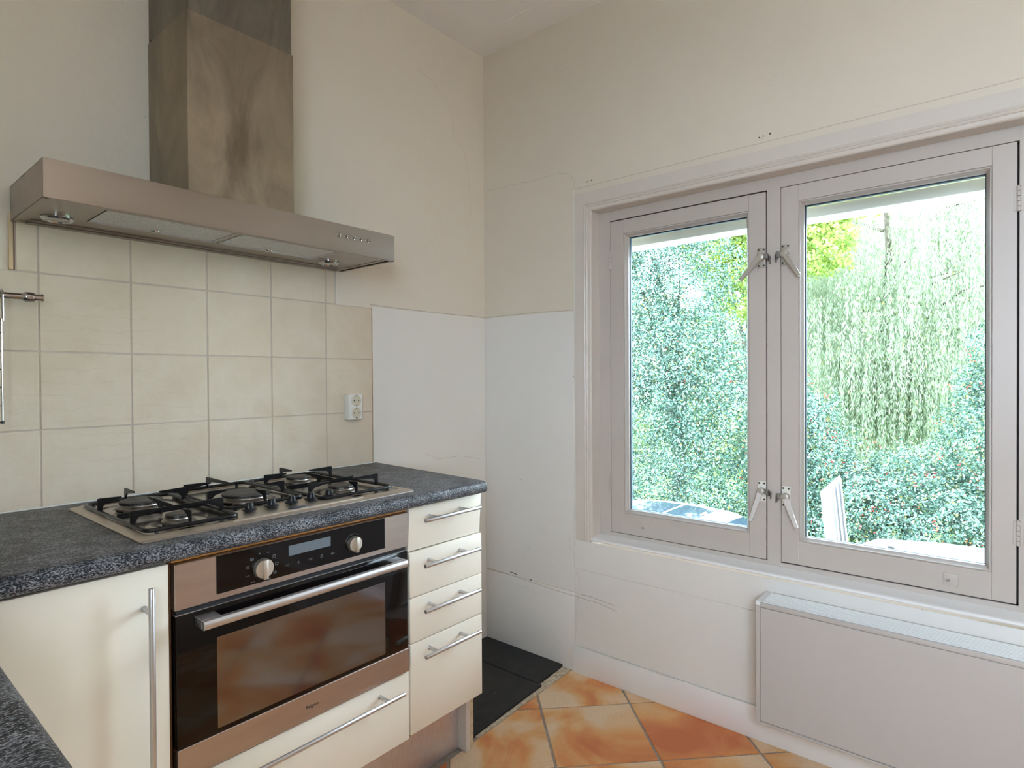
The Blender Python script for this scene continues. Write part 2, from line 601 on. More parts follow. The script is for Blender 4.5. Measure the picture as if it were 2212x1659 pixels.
    def build(self, name, mat, parent=None, smooth=0.6, **props):
        bm = self.bm
        bmesh.ops.recalc_face_normals(bm, faces=bm.faces)
        me = bpy.data.meshes.new(name)
        bm.to_mesh(me)
        bm.free()
        me.materials.append(mat)
        if smooth:
            me.polygons.foreach_set('use_smooth', [True] * len(me.polygons))
            me.set_sharp_from_angle(angle=smooth)
        o = bpy.data.objects.new(name, me)
        C.objects.link(o)
        if parent is not None:
            o.parent = parent
            o.matrix_parent_inverse = Matrix.Translation(-world_loc(parent))
        for k, v in props.items():
            o[k] = v
        return o


def world_loc(o):
    v = Vector(o.location)
    p = o.parent
    # parents only ever translate, and meshes keep world coordinates
    if p is not None and o.type == 'EMPTY':
        return v
    if o.type == 'MESH':
        return Vector(o.location)
    return v


def box(name, mat, b, parent=None, bev=0.0, seg=1, **props):
    return MB().box(*b, bev=bev, seg=seg).build(name, mat, parent, **props)


def thing(name, loc, label, cat, group=None):
    o = bpy.data.objects.new(name, None)
    o.empty_display_size = 0.05
    C.objects.link(o)
    o.location = loc
    o['label'] = label
    o['category'] = cat
    if group:
        o['group'] = group
    return o


def struct(name, loc=(0, 0, 0), label=None):
    o = bpy.data.objects.new(name, None)
    C.objects.link(o)
    o.location = loc
    o['kind'] = 'structure'
    if label:
        o['label'] = label
    return o


def mark(o, label, cat, group=None):
    o['label'] = label
    o['category'] = cat
    if group:
        o['group'] = group
    return o


def lettering(text, size, origin, ex, ez, mat, parent, name='lettering', depth=0.0004):
    """flat raised letters; ex = reading direction, ez = outward normal"""
    cu = bpy.data.curves.new(name, 'FONT')
    cu.body = text
    cu.size = size
    cu.extrude = depth
    cu.resolution_u = 3
    tmp = bpy.data.objects.new('tmp_text', cu)
    C.objects.link(tmp)
    dg = bpy.context.evaluated_depsgraph_get()
    me = bpy.data.meshes.new_from_object(tmp.evaluated_get(dg))
    bpy.data.objects.remove(tmp)
    ex, ez = Vector(ex).normalized(), Vector(ez).normalized()
    ey = ez.cross(ex)
    mt = Matrix(((ex.x, ey.x, ez.x, origin[0]), (ex.y, ey.y, ez.y, origin[1]), (ex.z, ey.z, ez.z, origin[2]), (0, 0, 0, 1)))
    me.transform(mt)
    me.materials.clear()
    me.materials.append(mat)
    o = bpy.data.objects.new(name, me)
    C.objects.link(o)
    o.parent = parent
    o.matrix_parent_inverse = Matrix.Translation(-world_loc(parent))
    return o


# ================================================================== ROOM SHELL
XL, YF, ZC = -2.56, -3.60, 2.725           # left wall, wall behind the camera, ceiling
WY0, WY1, WZ0, WZ1 = -0.585, -1.970, 0.565, 1.903   # window opening

floor = box('floor', M_grout_floor, (XL - .2, .25, YF - .2, .15, -.12, -.0035), kind='structure')
ceil_ = box('ceiling', M_ceiling, (XL - .2, .25, YF - .2, .15, ZC, ZC + .15), kind='structure')
# faint paper ridge that runs parallel to both walls
MB().box(XL, -.15, -.152, -.148, ZC - .0012, ZC + .001).box(-.152, -.148, YF, -.15, ZC - .0012, ZC + .001).build('ceiling_ridge', M_ceiling, ceil_)

wall_back = box('wall_back', M_wall, (XL - .2, .25, .004, .15, -.1, ZC), kind='structure')
w = MB()
w.box(.0, .25, WY0, .004, -.1, ZC)
w.box(.0, .25, YF, WY1, -.1, ZC)
w.box(.0, .25, WY1, WY0, WZ1, ZC)
w.box(.0, .25, WY1, WY0, -.1, WZ0 - .03)
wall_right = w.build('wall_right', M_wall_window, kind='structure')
w = MB()      # left wall with an added, unseen window opening that lets in fill light
w.box(XL - .2, XL, YF, -3.00, -.1, ZC)
w.box(XL - .2, XL, -1.90, .004, -.1, ZC)
w.box(XL - .2, XL, -3.00, -1.90, 2.20, ZC)
w.box(XL - .2, XL, -3.00, -1.90, -.1, .95)
wall_left = w.build('wall_left', M_wall, kind='structure')
box('wall_front', M_wall_brown, (XL - .2, .25, YF - .2, YF, -.1, ZC), kind='structure')
d = struct('window_3', (XL - .06, -2.45, .95))  # frame for the added light opening
for yy in (-3.00, -2.475, -1.95):
    box('frame_post', M_gloss2, (XL - .09, XL - .03, yy, yy + .05, .95, 2.20), d, .003)
for zz in (.95, 2.15):
    box('frame_rail', M_gloss2, (XL - .09, XL - .03, -3.00, -1.90, zz, zz + .05), d, .003)
box('added_ground', M_ground_pale, (-18, XL - .2, -14, 10, -.25, -.12), None, kind='structure')  # unseen ground added to keep sky light from entering from below

# smoother, slightly proud lower sheets with their visible joints
box('panel', M_wall_low2, (-.6475, -.0005, .0012, .0045, .0, 1.5065), wall_back, .0012)
box('panel', M_wall_low, (-.0024, .0005, -.4985, .0, .331, 1.505), wall_right, .0012)
box('panel', M_wall_low, (-.0050, .0005, -.4985, .0, .0, .3285), wall_right, .0022, 2)
box('panel', M_wall_low, (-.0022, .0005, -3.3, -.4998, .4325, .5515), wall_right, .0012)
box('panel', M_wall_low, (-.0030, .0005, -3.3, -.4998, .112, .4312), wall_right, .0012)
box('panel', M_wall_low, (-.0018, .0005, -.5052, -.4998, .553, 2.0), wall_right, .0008)


def wiggle(pts, n=6, amp=.0016):
    out = []
    for a, b in zip(pts, pts[1:]):
        a, b = Vector(a), Vector(b)
        for k in range(n):
            p = a.lerp(b, k / n)
            out.append(p + Vector((random.uniform(-amp, amp), random.uniform(-amp, amp))))
    out.append(Vector(pts[-1]))
    return out


def crack(parent, pts, plane, width=.0012, mat=None, n=6, amp=.0016, name='hairline_crack'):
    q = wiggle([Vector(p) for p in pts], n, amp)
    m = MB()
    if plane == 'back':
        m.ribbon([(p[0], .0036, p[1]) for p in q], width, (0, -1, 0))
    elif plane == 'backlow':
        m.ribbon([(p[0], .0008, p[1]) for p in q], width, (0, -1, 0))
    elif plane == 'right':
        m.ribbon([(-.0005, p[0], p[1]) for p in q], width, (-1, 0, 0))
    else:
        m.ribbon([(-.0056, p[0], p[1]) for p in q], width, (-1, 0, 0))
    return m.build(name, mat or M_crack, parent, smooth=0)


crack(wall_back, [(-.405, 2.513), (-.335, 2.503), (-.282, 2.469), (-.213, 2.423), (-.199, 2.367), (-.194, 2.307), (-.127, 2.245), (-.107, 2.167), (-.099, 2.085), (-.085, 1.98)], 'back', .0011)
crack(wall_right, [(-.012, 2.102), (-.082, 2.095), (-.152, 2.098), (-.232, 2.091), (-.335, 2.089), (-.421, 2.09), (-.48, 2.077), (-.507, 2.038), (-.502, 2.010)], 'right', .0015, amp=.003)
crack(wall_back, [(-.655, 1.512), (-.5, 1.5095), (-.3, 1.508), (-.12, 1.5105), (-.002, 1.509)], 'back', .0035, amp=.0009)
crack(wall_right, [(-.002, 1.508), (-.14, 1.511), (-.3, 1.512), (-.42, 1.5085), (-.4985, 1.506)], 'right', .0035, amp=.0009)
crack(wall_back, [(-.371, .908), (-.33, .888), (-.297, .877), (-.184, .879), (-.09, .862), (-.012, .837)], 'backlow', .0011)
crack(wall_right, [(-.4995, .715), (-.4992, .62), (-.501, .552), (-.496, .5), (-.4993, .432)], 'low', .0010, amp=.0012)
crack(wall_right, [(-.505, .428), (-.525, .392), (-.517, .35), (-.52, .314), (-.509, .253), (-.512, .2), (-.501, .135)], 'low', .0008, amp=.003)
crack(wall_right, [(-.003, .336), (-.166, .331), (-.398, .318), (-.504, .316), (-.627, .312), (-.70, .30)], 'low', .0026, amp=.0008)
crack(wall_right, [(-.527, .329), (-.58, .331), (-.627, .326), (-.691, .320)], 'low', .0028, amp=.0012)
crack(wall_right, [(-.222, .295), (-.272, .289), (-.313, .272)], 'low', .0008)
crack(wall_right, [(-.372, .143), (-.395, .12), (-.409, .101), (-.433, .106)], 'low', .0008)
crack(wall_right, [(-.247, .49), (-.262, .465)], 'low', .0010)
crack(wall_right, [(-.47, .57), (-.482, .535), (-.475, .51), (-.49, .50)], 'low', .0010)
crack(wall_right, [(-.150, .3455), (-.169, .3435), (-.187, .3415)], 'low', .0035, M_crack_dark, n=2, amp=.0004, name='paint_chip')
crack(wall_right, [(-.262, .336), (-.272, .333)], 'low', .0045, M_crack_dark, n=2, amp=.0004, name='paint_chip')
for (hy, hz, hr) in [(-.566, 2.024, .0022), (-.573, 2.0245, .001), (-.588, 2.026, .0030), (-1.246, 2.0255, .0025), (-1.259, 2.027, .0022), (-1.255, 2.021, .0012), (-1.281, 2.030, .0030)]:
    MB().cyl((-.0012, hy, hz), (.0003, hy, hz), hr, seg=10).build('drill_hole', M_crack_dark, wall_right)
crack(wall_right, [(-.5065, 2.0060), (-.9, 2.0065), (-1.4, 2.0060), (-2.05, 2.0070)], 'right', .0026, amp=.0006)

# ------------------------------------------------------------------ wall tiles (parts of the wall)
tx = [-1.6793 + .2072 * i for i in range(-5, 5)]
cols = []
for i in range(-5, 4):
    cols.append((-1.6793 + .2072 * i, -1.6793 + .2072 * (i + 1)))
cols = [(XL, -2.508)] + [(a, b) for a, b in cols if b > a] + [(-.8505, -.6480)]
rows = [(.902, 1.0995), (1.0995, 1.2995), (1.2995, 1.4995)]
g = .0016
for (a, b) in cols:
    for (z0, z1) in rows:
        if b - a < .02:
            continue
        box('wall_tile', M_tile, (a + g, b - g, 0.0 + random.uniform(-.0003, .0003), .006, z0 + g, z1 - g), wall_back, .0014)
for (a, b) in [(-1.7250, -1.6793)] + [(-1.6793 + .2072 * i, -1.6793 + .2072 * (i + 1)) for i in range(4)] + [(-.8505, -.8095)]:
    box('wall_tile', M_tile, (a + g, b - g, 0.0, .006, 1.4995 + g, 1.690), wall_back, .0014)
box('grout_bed', M_grout_wall, (XL + .001, -.6485, .0018, .0044, .9025, 1.4992), wall_back)
box('grout_bed', M_grout_wall, (-1.7262, -.8080, .0018, .0044, 1.4992, 1.692), wall_back)
box('tile_trim', M_trim_metal, (-1.7375, -1.7285, -.0015, .005, 1.5005, 1.640), wall_back, .001)
box('tile_trim', M_trim_brown, (-1.7284, -1.7252, .0010, .005, 1.5005, 1.640), wall_back)
box('tile_trim', M_trim_white, (-.8090, -.8058, -.0022, .005, 1.5005, 1.625), wall_back, .0008)
box('tile_trim', M_trim_metal, (-.6486, -.6468, -.0004, .005, .9025, 1.500), wall_back)
box('sealant', M_trim_white, (XL + .001, -.640, -.0030, .001, .9005, .9045), wall_back, .001)

# ------------------------------------------------------------------ floor tiles (diagonal terracotta)
P = .338
A0 = Vector((-.3190, -.5574))
e1 = Vector((math.cos(math.radians(-44.6)), math.sin(math.radians(-44.6))))
e2 = Vector((-e1.y, e1.x)) * -1.0


def clip(poly, nx, ny, c):
    """keep points with nx*x+ny*y<=c"""
    out = []
    for i in range(len(poly)):
        p, q = poly[i], poly[(i + 1) % len(poly)]
        dp, dq = nx * p.x + ny * p.y - c, nx * q.x + ny * q.y - c
        if dp <= 0:
            out.append(p)
        if (dp < 0 < dq) or (dq < 0 < dp):
            out.append(p.lerp(q, dp / (dp - dq)))
    return out


def area(poly):
    return abs(sum(poly[i].x * poly[(i + 1) % len(poly)].y - poly[(i + 1) % len(poly)].x * poly[i].y for i in range(len(poly)))) / 2


for i in range(-9, 11):
    for j in range(-8, 12):
        gq = .0042
        base = A0 + e1 * (P * i) + e2 * (P * j)
        poly = [base + e1 * gq + e2 * gq, base + e1 * (P - gq) + e2 * gq, base + e1 * (P - gq) + e2 * (P - gq), base + e1 * gq + e2 * (P - gq)]
        for (nx, ny, cc) in [(1, 0, -.006), (-1, 0, 2.0), (0, -1, 3.58), (-.04, 1, -.4815)]:
            poly = clip(poly, nx, ny, cc)
            if len(poly) < 3:
                break
        if len(poly) < 3 or area(poly) < .0006:
            continue
        o = MB().prism([(p.x, p.y) for p in poly], (0, 0, -.012), (1, 0, 0), (0, 1, 0), (0, 0, 1), .012 + random.uniform(-.0008, .0006), bev=.0016)
        o.build('floor_tile', M_floor_tile, floor)

# hearth slabs and loose mortar in the corner
MB().prism([(-.001, -.001), (-.001, -.436), (-.198, -.452), (-.198, -.001)], (0, 0, -.004), (1, 0, 0), (0, 1, 0), (0, 0, 1), .015, .0015).build('hearth_slab', M_slab, floor)
MB().prism([(-.2005, -.001), (-.1925, -.467), (-.60, -.490), (-.645, -.490), (-.645, -.001)], (0, 0, -.004), (1, 0, 0), (0, 1, 0), (0, 0, 1), .013, .0015).build('hearth_slab', M_slab, floor)
mb = MB()
mb.prism([(-.001, -.437), (-.001, -.480), (-.25, -.489), (-.60, -.500), (-.60, -.4905), (-.193, -.468), (-.198, -.453)], (0, 0, -.004), (1, 0, 0), (0, 1, 0), (0, 0, 1), .0055)
for k in range(70):
    px_ = -abs(random.gauss(0, .16)) - .004
    t_ = min(1, -px_ / .25)
    py_ = -.441 - random.random() * .034 - .012 * t_ if px_ > -.19 else -.472 - random.random() * .012 + (px_ + .19) * .04
    s_ = random.uniform(.0012, .004)
    mt = Matrix.Translation((px_, py_, .001)) @ Matrix.Rotation(random.random() * 3, 4, 'Z') @ Matrix.Rotation(random.random(), 4, 'X')
    t = bmesh.new()
    bmesh.ops.create_icosphere(t, subdivisions=1, radius=s_)
    mb.merge(t, mt)
mb.build('mortar_strip', M_mortar, floor, kind='stuff')

# ------------------------------------------------------------------ skirting
sk = MB()
sk.box(-.013, .001, -3.5, -.4935, 0.0, .1105, .0022, 2)
sk.build('baseboard_right', M_skirt, kind='structure')

# ------------------------------------------------------------------ window casing, fixed frame and sill
prof = [(.079, .001), (.079, -.0035), (.034, -.0040), (.0325, -.0075), (.029, -.0098), (.0255, -.0078), (.0245, -.0058), (.0225, -.0085), (.019, -.0100), (.0155, -.0080), (.0145, -.0045), (.0045, -.0045), (.0015, -.0030), (-.0008, .001), (-.0008, .057)]


def casing():
    bm = bmesh.new()
    rows_ = []
    for dd, xx in prof:
        rows_.append([bm.verts.new((xx, WY0 + dd, WZ0 - .012)), bm.verts.new((xx, WY0 + dd, WZ1 + dd)), bm.verts.new((xx, WY1 - dd, WZ1 + dd)), bm.verts.new((xx, WY1 - dd, WZ0 - .012))])
    for A, B in zip(rows_, rows_[1:]):
        for k in range(3):
            bm.faces.new((A[k], A[k + 1], B[k + 1], B[k]))
    m = MB()
    m.bm.free()
    m.bm = bm
    return m


tr = casing().build('trim_1', M_gloss, None, .3, kind='structure', label='white moulded casing around the kitchen window')

FX = .057
fr = struct('trim_2', (FX, -1.28, WZ0), 'white fixed window frame with centre post')
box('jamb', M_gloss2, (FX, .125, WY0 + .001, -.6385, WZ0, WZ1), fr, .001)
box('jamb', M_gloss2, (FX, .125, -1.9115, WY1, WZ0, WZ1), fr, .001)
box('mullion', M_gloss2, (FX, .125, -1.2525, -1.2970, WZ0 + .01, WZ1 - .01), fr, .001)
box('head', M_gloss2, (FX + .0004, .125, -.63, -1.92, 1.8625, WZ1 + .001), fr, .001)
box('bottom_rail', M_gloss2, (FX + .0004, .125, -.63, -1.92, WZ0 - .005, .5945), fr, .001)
box('rebate', M_dark_gap, (FX + .010, .12, -.636, -1.915, .590, .602), fr)  # dark strips in the sash gaps, gap shade put into their colour
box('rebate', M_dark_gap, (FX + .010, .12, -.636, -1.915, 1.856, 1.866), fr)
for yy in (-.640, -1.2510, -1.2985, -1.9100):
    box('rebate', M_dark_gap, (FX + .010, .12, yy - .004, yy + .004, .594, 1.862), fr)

sp = [(.062, .5600), (.062, .5800), (.020, .5745), (.004, .5725), (-.006, .5715), (-.0105, .5690), (-.0125, .5655), (-.0110, .5620), (-.006, .5600), (.0, .5590)]
MB().prism(sp, (0, WY0 + .004, 0), (1, 0, 0), (0, 0, 1), (0, -1, 0), abs(WY1 - WY0) + .008).build('trim_3', M_skirt, kind='structure', label='white painted window sill with rounded nosing')


def sash(n, y0, y1, z0, z1, oy0, oy1, oz0, oz1, label):
    """y0>y1 (left to right as seen); o* = edge of glazing rebate"""
    s = struct('window_%d' % n, (FX, (y0 + y1) / 2, z0), label)
    X1 = .103
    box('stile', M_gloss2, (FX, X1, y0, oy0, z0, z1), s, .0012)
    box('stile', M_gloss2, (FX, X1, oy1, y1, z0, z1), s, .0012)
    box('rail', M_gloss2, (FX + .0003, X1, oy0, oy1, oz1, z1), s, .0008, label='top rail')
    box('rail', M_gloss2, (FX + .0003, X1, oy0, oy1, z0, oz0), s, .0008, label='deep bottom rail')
    # chamfered glazing bead, mitred, four sides
    bp = [(0.0, .0615), (.0022, .0600), (.0045, .0600), (.0055, .0640), (.0125, .0760), (.0135, .0860), (.0, .0860)]
    bm = bmesh.new()
    rr = []
    for dd, xx in bp:
        rr.append([bm.verts.new((xx, oy0 - dd, oz0 + dd)), bm.verts.new((xx, oy0 - dd, oz1 - dd)), bm.verts.new((xx, oy1 + dd, oz1 - dd)), bm.verts.new((xx, oy1 + dd, oz0 + dd))])
    for k in range(len(rr)):
        A, B = rr[k], rr[(k + 1) % len(rr)]
        for q in range(4):
            bm.faces.new((A[q], A[(q + 1) % 4], B[(q + 1) % 4], B[q]))
    m = MB(); m.bm.free(); m.bm = bm
    m.build('glazing_bead', M_gloss2, s, smooth=.35)
    m = MB()
    gy0, gy1, gz0, gz1 = oy0 - .0125, oy1 + .0125, oz0 + .0125, oz1 - .0125
    m.box(.0885, .099, gy0 + .004, gy0 - .0035, gz0, gz1)
    m.box(.0885, .099, gy1 + .0035, gy1 - .004, gz0, gz1)
    m.box(.0885, .099, gy0, gy1, gz1 - .0045, gz1 + .004)
    m.box(.0885, .099, gy0, gy1, gz0 - .004, gz0 + .0015)
    m.build('glazing_spacer', M_gasket, s)
    MB().box(.0865, .0880, gy0 + .003, gy1 - .003, gz0 - .003, gz1 + .003).build('glass_pane', M_pane, s)
    return s


w1 = sash(1, -.6400, -1.2488, .5970, 1.8580, -.6985, -1.1920, .679, 1.8035, 'left casement with a clear pane, white painted')
w2 = sash(2, -1.2985, -1.9070, .5985, 1.8605, -1.3530, -1.8535, .6755, 1.8080, 'right casement with a clear pane, white painted')


def hinge(parent, y, z0, z1):
    hg = MB()
    n = 5 if z1 - z0 > .06 else 4
    h = (z1 - z0) / n
    for k in range(n):
        hg.cyl((FX - .0035, y, z0 + h * k + .0006), (FX - .0035, y, z0 + h * (k + 1) - .0006), .0048, seg=12, bev=.0006)
    hg.lathe((FX - .0035, y, z1), [(0.0048, 0), (.004, .0018), (0, .003)], seg=12)
    hg.box(FX - .0015, FX + .001, y - .011, y + .011, z0 + .002, z1 - .002, .0006)
    return hg.build('hinge', M_gloss2, parent)


hinge(w1, -.6395, 1.667, 1.737)
hinge(w1, -.6395, .765, .828)
hinge(w2, -1.9105, 1.670, 1.739)
hinge(w2, -1.9105, .760, .829)


def catch_plate(parent, y0, y1, z0, z1):
    c = MB().box(FX - .0022, FX + .001, y0, y1, z0, z1, .0018, 2).build('stay_plate', M_gloss2, parent)
    ym, zm = (y0 + y1) / 2 + .004, (z0 + z1) / 2
    MB().cyl((FX - .0022, ym, zm - .002), (FX - .013, ym + .004, zm), .0028, seg=10, bev=.0008).build('peg', M_alu, c)


catch_plate(w1, -.7742, -.8061, .6170, .6500)
catch_plate(w2, -1.7437, -1.7790, .6170, .6535)


def window_handle(parent, py, pz0, pz1, side, end, lab, lower):
    """cockspur fastener: back plate with four screws, boss, lever, zinc latch. side=+1: latch on the right (toward -y)"""
    hw = .0138
    wood = FX
    base = MB().box(wood - .0050, wood + .0005, py - hw, py + hw, pz0, pz1, .0022, 2).build('window_handle', M_handle_grey if not lower else M_socket, parent, label=lab)
    for sy in (-.0085, .0085):
        for sz in (pz0 + .0075, pz1 - .0075):
            MB().lathe((wood - .0050, py + sy, sz), [(.0034, -.0003), (.0032, .0006), (.0012, .0004), (0, .0002)], axis=(-1, 0, 0), seg=12).build('screw', M_screw, base)
    zc = (pz0 + pz1) / 2 + .001
    MB().lathe((wood - .005, py, zc), [(.0128, 0), (.0128, .010), (.0120, .0165), (.0085, .0185), (0, .0190)], axis=(-1, 0, 0), seg=24).build('boss', M_handle_grey, base)
    a = Vector((wood - .019, py, zc))
    b = Vector((wood - .030, end[0], end[1]))
    dirv = (b - a).normalized()
    outn = Vector((-1, 0, 0))
    s = dirv.cross(outn).normalized()
    outn2 = s.cross(dirv).normalized()
    Ln = (b - a).length
    m = MB()
    poly = [(0, -.0095), (.02, -.0085), (Ln, -.0058), (Ln, .0058), (.02, .0085), (0, .0095), (-.006, .007), (-.009, 0), (-.006, -.007)]
    m.prism(poly, a - outn2 * .004, dirv, s, outn2, .0080, .0012)
    m.build('lever', M_handle_grey if not lower else M_alu_w, base)
    # zinc latch tongue and its catch on the frame
    ly = py - side * hw
    m = MB()
    m.box(wood - .018, wood - .0145, ly + side * .006, ly - side * .013, zc - .008, zc + .010, .0008)
    m.box(wood - .0180, wood - .004, ly - side * .010, ly - side * .013, zc - .014, zc + .006, .0008)
    m.build('latch', M_zinc, base)
    m = MB()
    m.box(wood - .012, wood - .0002, ly - side * .0145, ly - side * .0175, zc - .024, zc + .002, .0012)
    m.build('keeper', M_zinc, base)
    return base


M_alu_w = plain('handle_worn_white', (0.72, 0.70, 0.69), 0.35, 0.2)
window_handle(w1, -1.2355, 1.5985, 1.6680, +1, (-1.172, 1.5595), 'beige cockspur window handle', False)
window_handle(w2, -1.3135, 1.5995, 1.6700, -1, (-1.3640, 1.5545), 'beige cockspur window handle', False)
window_handle(w1, -1.2360, .7960, .8660, +1, (-1.204, .7280), 'white cockspur window handle', True)
window_handle(w2, -1.3145, .7850, .8570, -1, (-1.3540, .7270), 'white cockspur window handle', True)

# outside: roller screen box above the panes, stone sill, outer reveal boards
sb = thing('screen_box', (.21, -1.28, 1.79), 'cream roller screen box outside, above both window panes', 'awning')
m = MB().box(.205, .30, -.57, -1.99, 1.7790, 1.8165, .002)
m.build('bottom_bar', M_awning_pale, sb)
box('housing', M_awning, (.175, .30, -.57, -1.99, 1.842, 1.95), sb, .002)
for k in range(3):
    box('slat', M_awning, (.190 - k * .002, .21, -.572, -1.988, 1.8175 + k * .008, 1.8245 + k * .008), sb, .0015)
for yy in (-.588, -1.966):
    box('guide_rail', M_awning_pale, (.20, .235, yy - .012, yy + .012, .50, 1.83), sb, .001)
box('trim_4', M_brick, (.10, .32, -.50, -2.05, .455, .535), None, .003, kind='structure', label='outer window ledge')

# ================================================================== CONVECTOR RADIATOR
cv = thing('convector_radiator', (-.06, -1.9, .12), 'long white convector radiator with a slatted top grille under the window', 'radiator')
CY0, CY1, CZ0, CZ1, CXF = -1.271, -2.75, .120, .511, -.120
m = MB()
m.box(-.005, -.003, CY0 + .002, CY1, CZ0, CZ1 - .02)
m.box(CXF + .0003, -.004, CY0, CY0 - .012, CZ0, CZ1 - .0125)
m.box(CXF + .004, -.004, CY0, CY1, CZ0, CZ0 + .008)
m.build('casing', M_radiator, cv)
m = MB()
m.prism([(CXF, CZ1 - .012), (CXF, CZ1 - .003), (CXF + .004, CZ1), (-.010, CZ1), (-.006, CZ1 - .004), (-.006, CZ1 - .012)], (0, CY0, 0), (1, 0, 0), (0, 0, 1), (0, -1, 0), .018)
m.build('end_cap', M_grille, cv)
box('front_panel', M_radiator, (CXF + .0015, CXF + .010, CY0 - .0125, CY1, CZ0 + .0095, CZ1 - .0190), cv, .0012)
m = MB()
m.box(CXF - .0015, CXF + .006, CY0 - .012, CY1, CZ1 - .0175, CZ1 - .0020, .0025, 2)
m.box(CXF - .0005, CXF + .006, CY0 - .012, CY1, CZ0, CZ0 + .0085, .002, 2)
m.box(-.0095, -.0055, CY0 - .012, CY1, CZ1 - .014, CZ1 - .001, .001)
m.build('edge_rail', M_radiator, cv)
m = MB()
for k in range(11):
    x_ = CXF + .0125 + k * .0090
    m.box(x_, x_ + .0052, CY0 - .018, CY1, CZ1 - .010, CZ1 - .0015, .0008)
m.build('grille_slats', M_grille, cv, kind='stuff')
box('heating_element', M_dark_gap, (CXF + .02, -.02, CY0 - .03, CY1, CZ1 - .10, CZ1 - .05), cv)

# ================================================================== WORKTOP
wp = thing('worktop', (-1.6, -.3, .862), 'dark grey speckled laminate worktop, L-shaped, with rounded front edge', 'worktop')
R_ = .0125
FYW = -.628


def edge_profile(front):
    """closed section: s = distance to the front, z"""
    pts = [(0.0, .8650), (0.0, .9010)]
    zt, zb = .9010, .8650
    for k in range(7):
        a = math.pi / 2 - k * math.pi / 12
        pts.append((front - .020 + .020 * math.cos(a), zt - .020 + .020 * math.sin(a)))
    for k in range(5):
        a = -k * math.pi / 8
        pts.append((front - .014 + .014 * math.cos(a), zb + .014 + .014 * math.sin(a)))
    return pts


pr = edge_profile(-FYW - .001)
bm = bmesh.new()
left, right = [], []
for s_, z_ in pr:
    y_ = -.001 - s_
    left.append(bm.verts.new((XL + .001, y_, z_)))
    right.append(bm.verts.new((-.634 + .078 * y_, y_, z_)))
n_ = len(pr)
for i in range(n_):
    bm.faces.new((left[i], left[(i + 1) % n_], right[(i + 1) % n_], right[i]))
bm.faces.new(left)
bm.faces.new(right[::-1])
m = MB(); m.bm.free(); m.bm = bm
m.build('back_run', M_worktop, wp)
pr2 = edge_profile(.635)
m = MB()
m.prism([(s_, z_) for s_, z_ in pr2], (XL + .001, -.60, 0), (1, 0, 0), (0, 0, 1), (0, -1, 0), 1.78)
m.build('side_run', M_worktop, wp)

# ================================================================== CABINETS
FY = -.600      # face plane of the fronts
TH = .018


def bar_handle(parent, x0, x1, z, posts, y0=FY, off=.040, r=.0056, vertical=False):
    m = MB()
    if vertical:
        m.cyl((x0, y0 - off, z[0]), (x0, y0 - off, z[1]), r, seg=18, bev=.0008)
        for pz in posts:
            m.cyl((x0, y0 + .0005, pz), (x0, y0 - off, pz), r * .85, seg=14)
            m.cyl((x0, y0 + .0005, pz), (x0, y0 - .002, pz), r * 1.05, seg=14)
    else:
        m.cyl((x0, y0 - off, z), (x1, y0 - off, z), r, seg=18, bev=.0008)
        for px in posts:
            m.cyl((px, y0 + .0005, z), (px, y0 - off, z), r * .85, seg=14)
            m.cyl((px, y0 + .0005, z), (px, y0 - .002, z), r * 1.05, seg=14)
    return m.build('handle', M_nickel, parent)


# drawer cabinet
dc = thing('drawer_cabinet', (-.83, -.3, .20), 'narrow cream cabinet of four drawers with bar handles, right of the oven', 'cabinet')
m = MB()
m.box(-.976, -.962, -.580, -.02, .205, .8600)
m.box(-.702, -.686, -.580, -.02, .205, .8600)
m.box(-.976, -.686, -.03, -.02, .205, .8600)
m.box(-.976, -.686, -.580, -.02, .205, .222)
m.box(-.976, -.686, -.580, -.56, .850, .8600)
m.build('carcass', M_cream_edge, dc)
dz = [(.7355, .8605, .8285), (.6065, .7335, .7005), (.4775, .6045, .5730), (.2195, .4750, .4445)]
for k, (z0, z1, hz) in enumerate(dz):
    f = MB().box(-.9775, -.6815, FY, FY + TH, z0, z1, .0022, 2)
    if k == 0:   # the top front sits loose, its lower edge tipped out
        bmesh.ops.transform(f.bm, matrix=Matrix.Translation((-.83, FY, z1)) @ Matrix.Rotation(math.radians(3.4), 4, 'X') @ Matrix.Rotation(math.radians(.4), 4, 'Y') @ Matrix.Translation((.83, -FY, -z1)), verts=f.bm.verts)
    dr = f.build('drawer', M_cream, dc)
    if k == 0:
        dr['label'] = 'loose top drawer front tipped out at the bottom'
    bar_handle(dr, -.9555, -.7300, hz, (-.9060, -.7790), y0=FY - (.002 if k == 0 else 0))

# oven housing with the wide drawer under the oven
oc = thing('oven_cabinet', (-1.29, -.3, .20), 'cream oven housing with one wide drawer under the built-in oven', 'cabinet')
m = MB()
m.box(-1.598, -1.5975 + .003, -.588, -.02, .205, .8600)
m.box(-.9845, -.980, -.580, -.02, .205, .8600)
m.box(-1.598, -.980, -.03, -.02, .205, .8600)
m.box(-1.598, -.980, -.580, -.02, .205, .222)
m.box(-1.598, -.980, -.580, -.02, .388, .404)
m.build('carcass', M_carcass, oc)
box('batten', M_batten, (-1.5945, -.9850, -.594, -.560, .8545, .8632), oc, .001)
low = box('drawer', M_cream, (-1.5955, -.9830, FY, FY + TH, .2140, .4055), oc, .0022, 2)
bar_handle(low, -1.5480, -1.0305, .3735, (-1.495, -1.083))

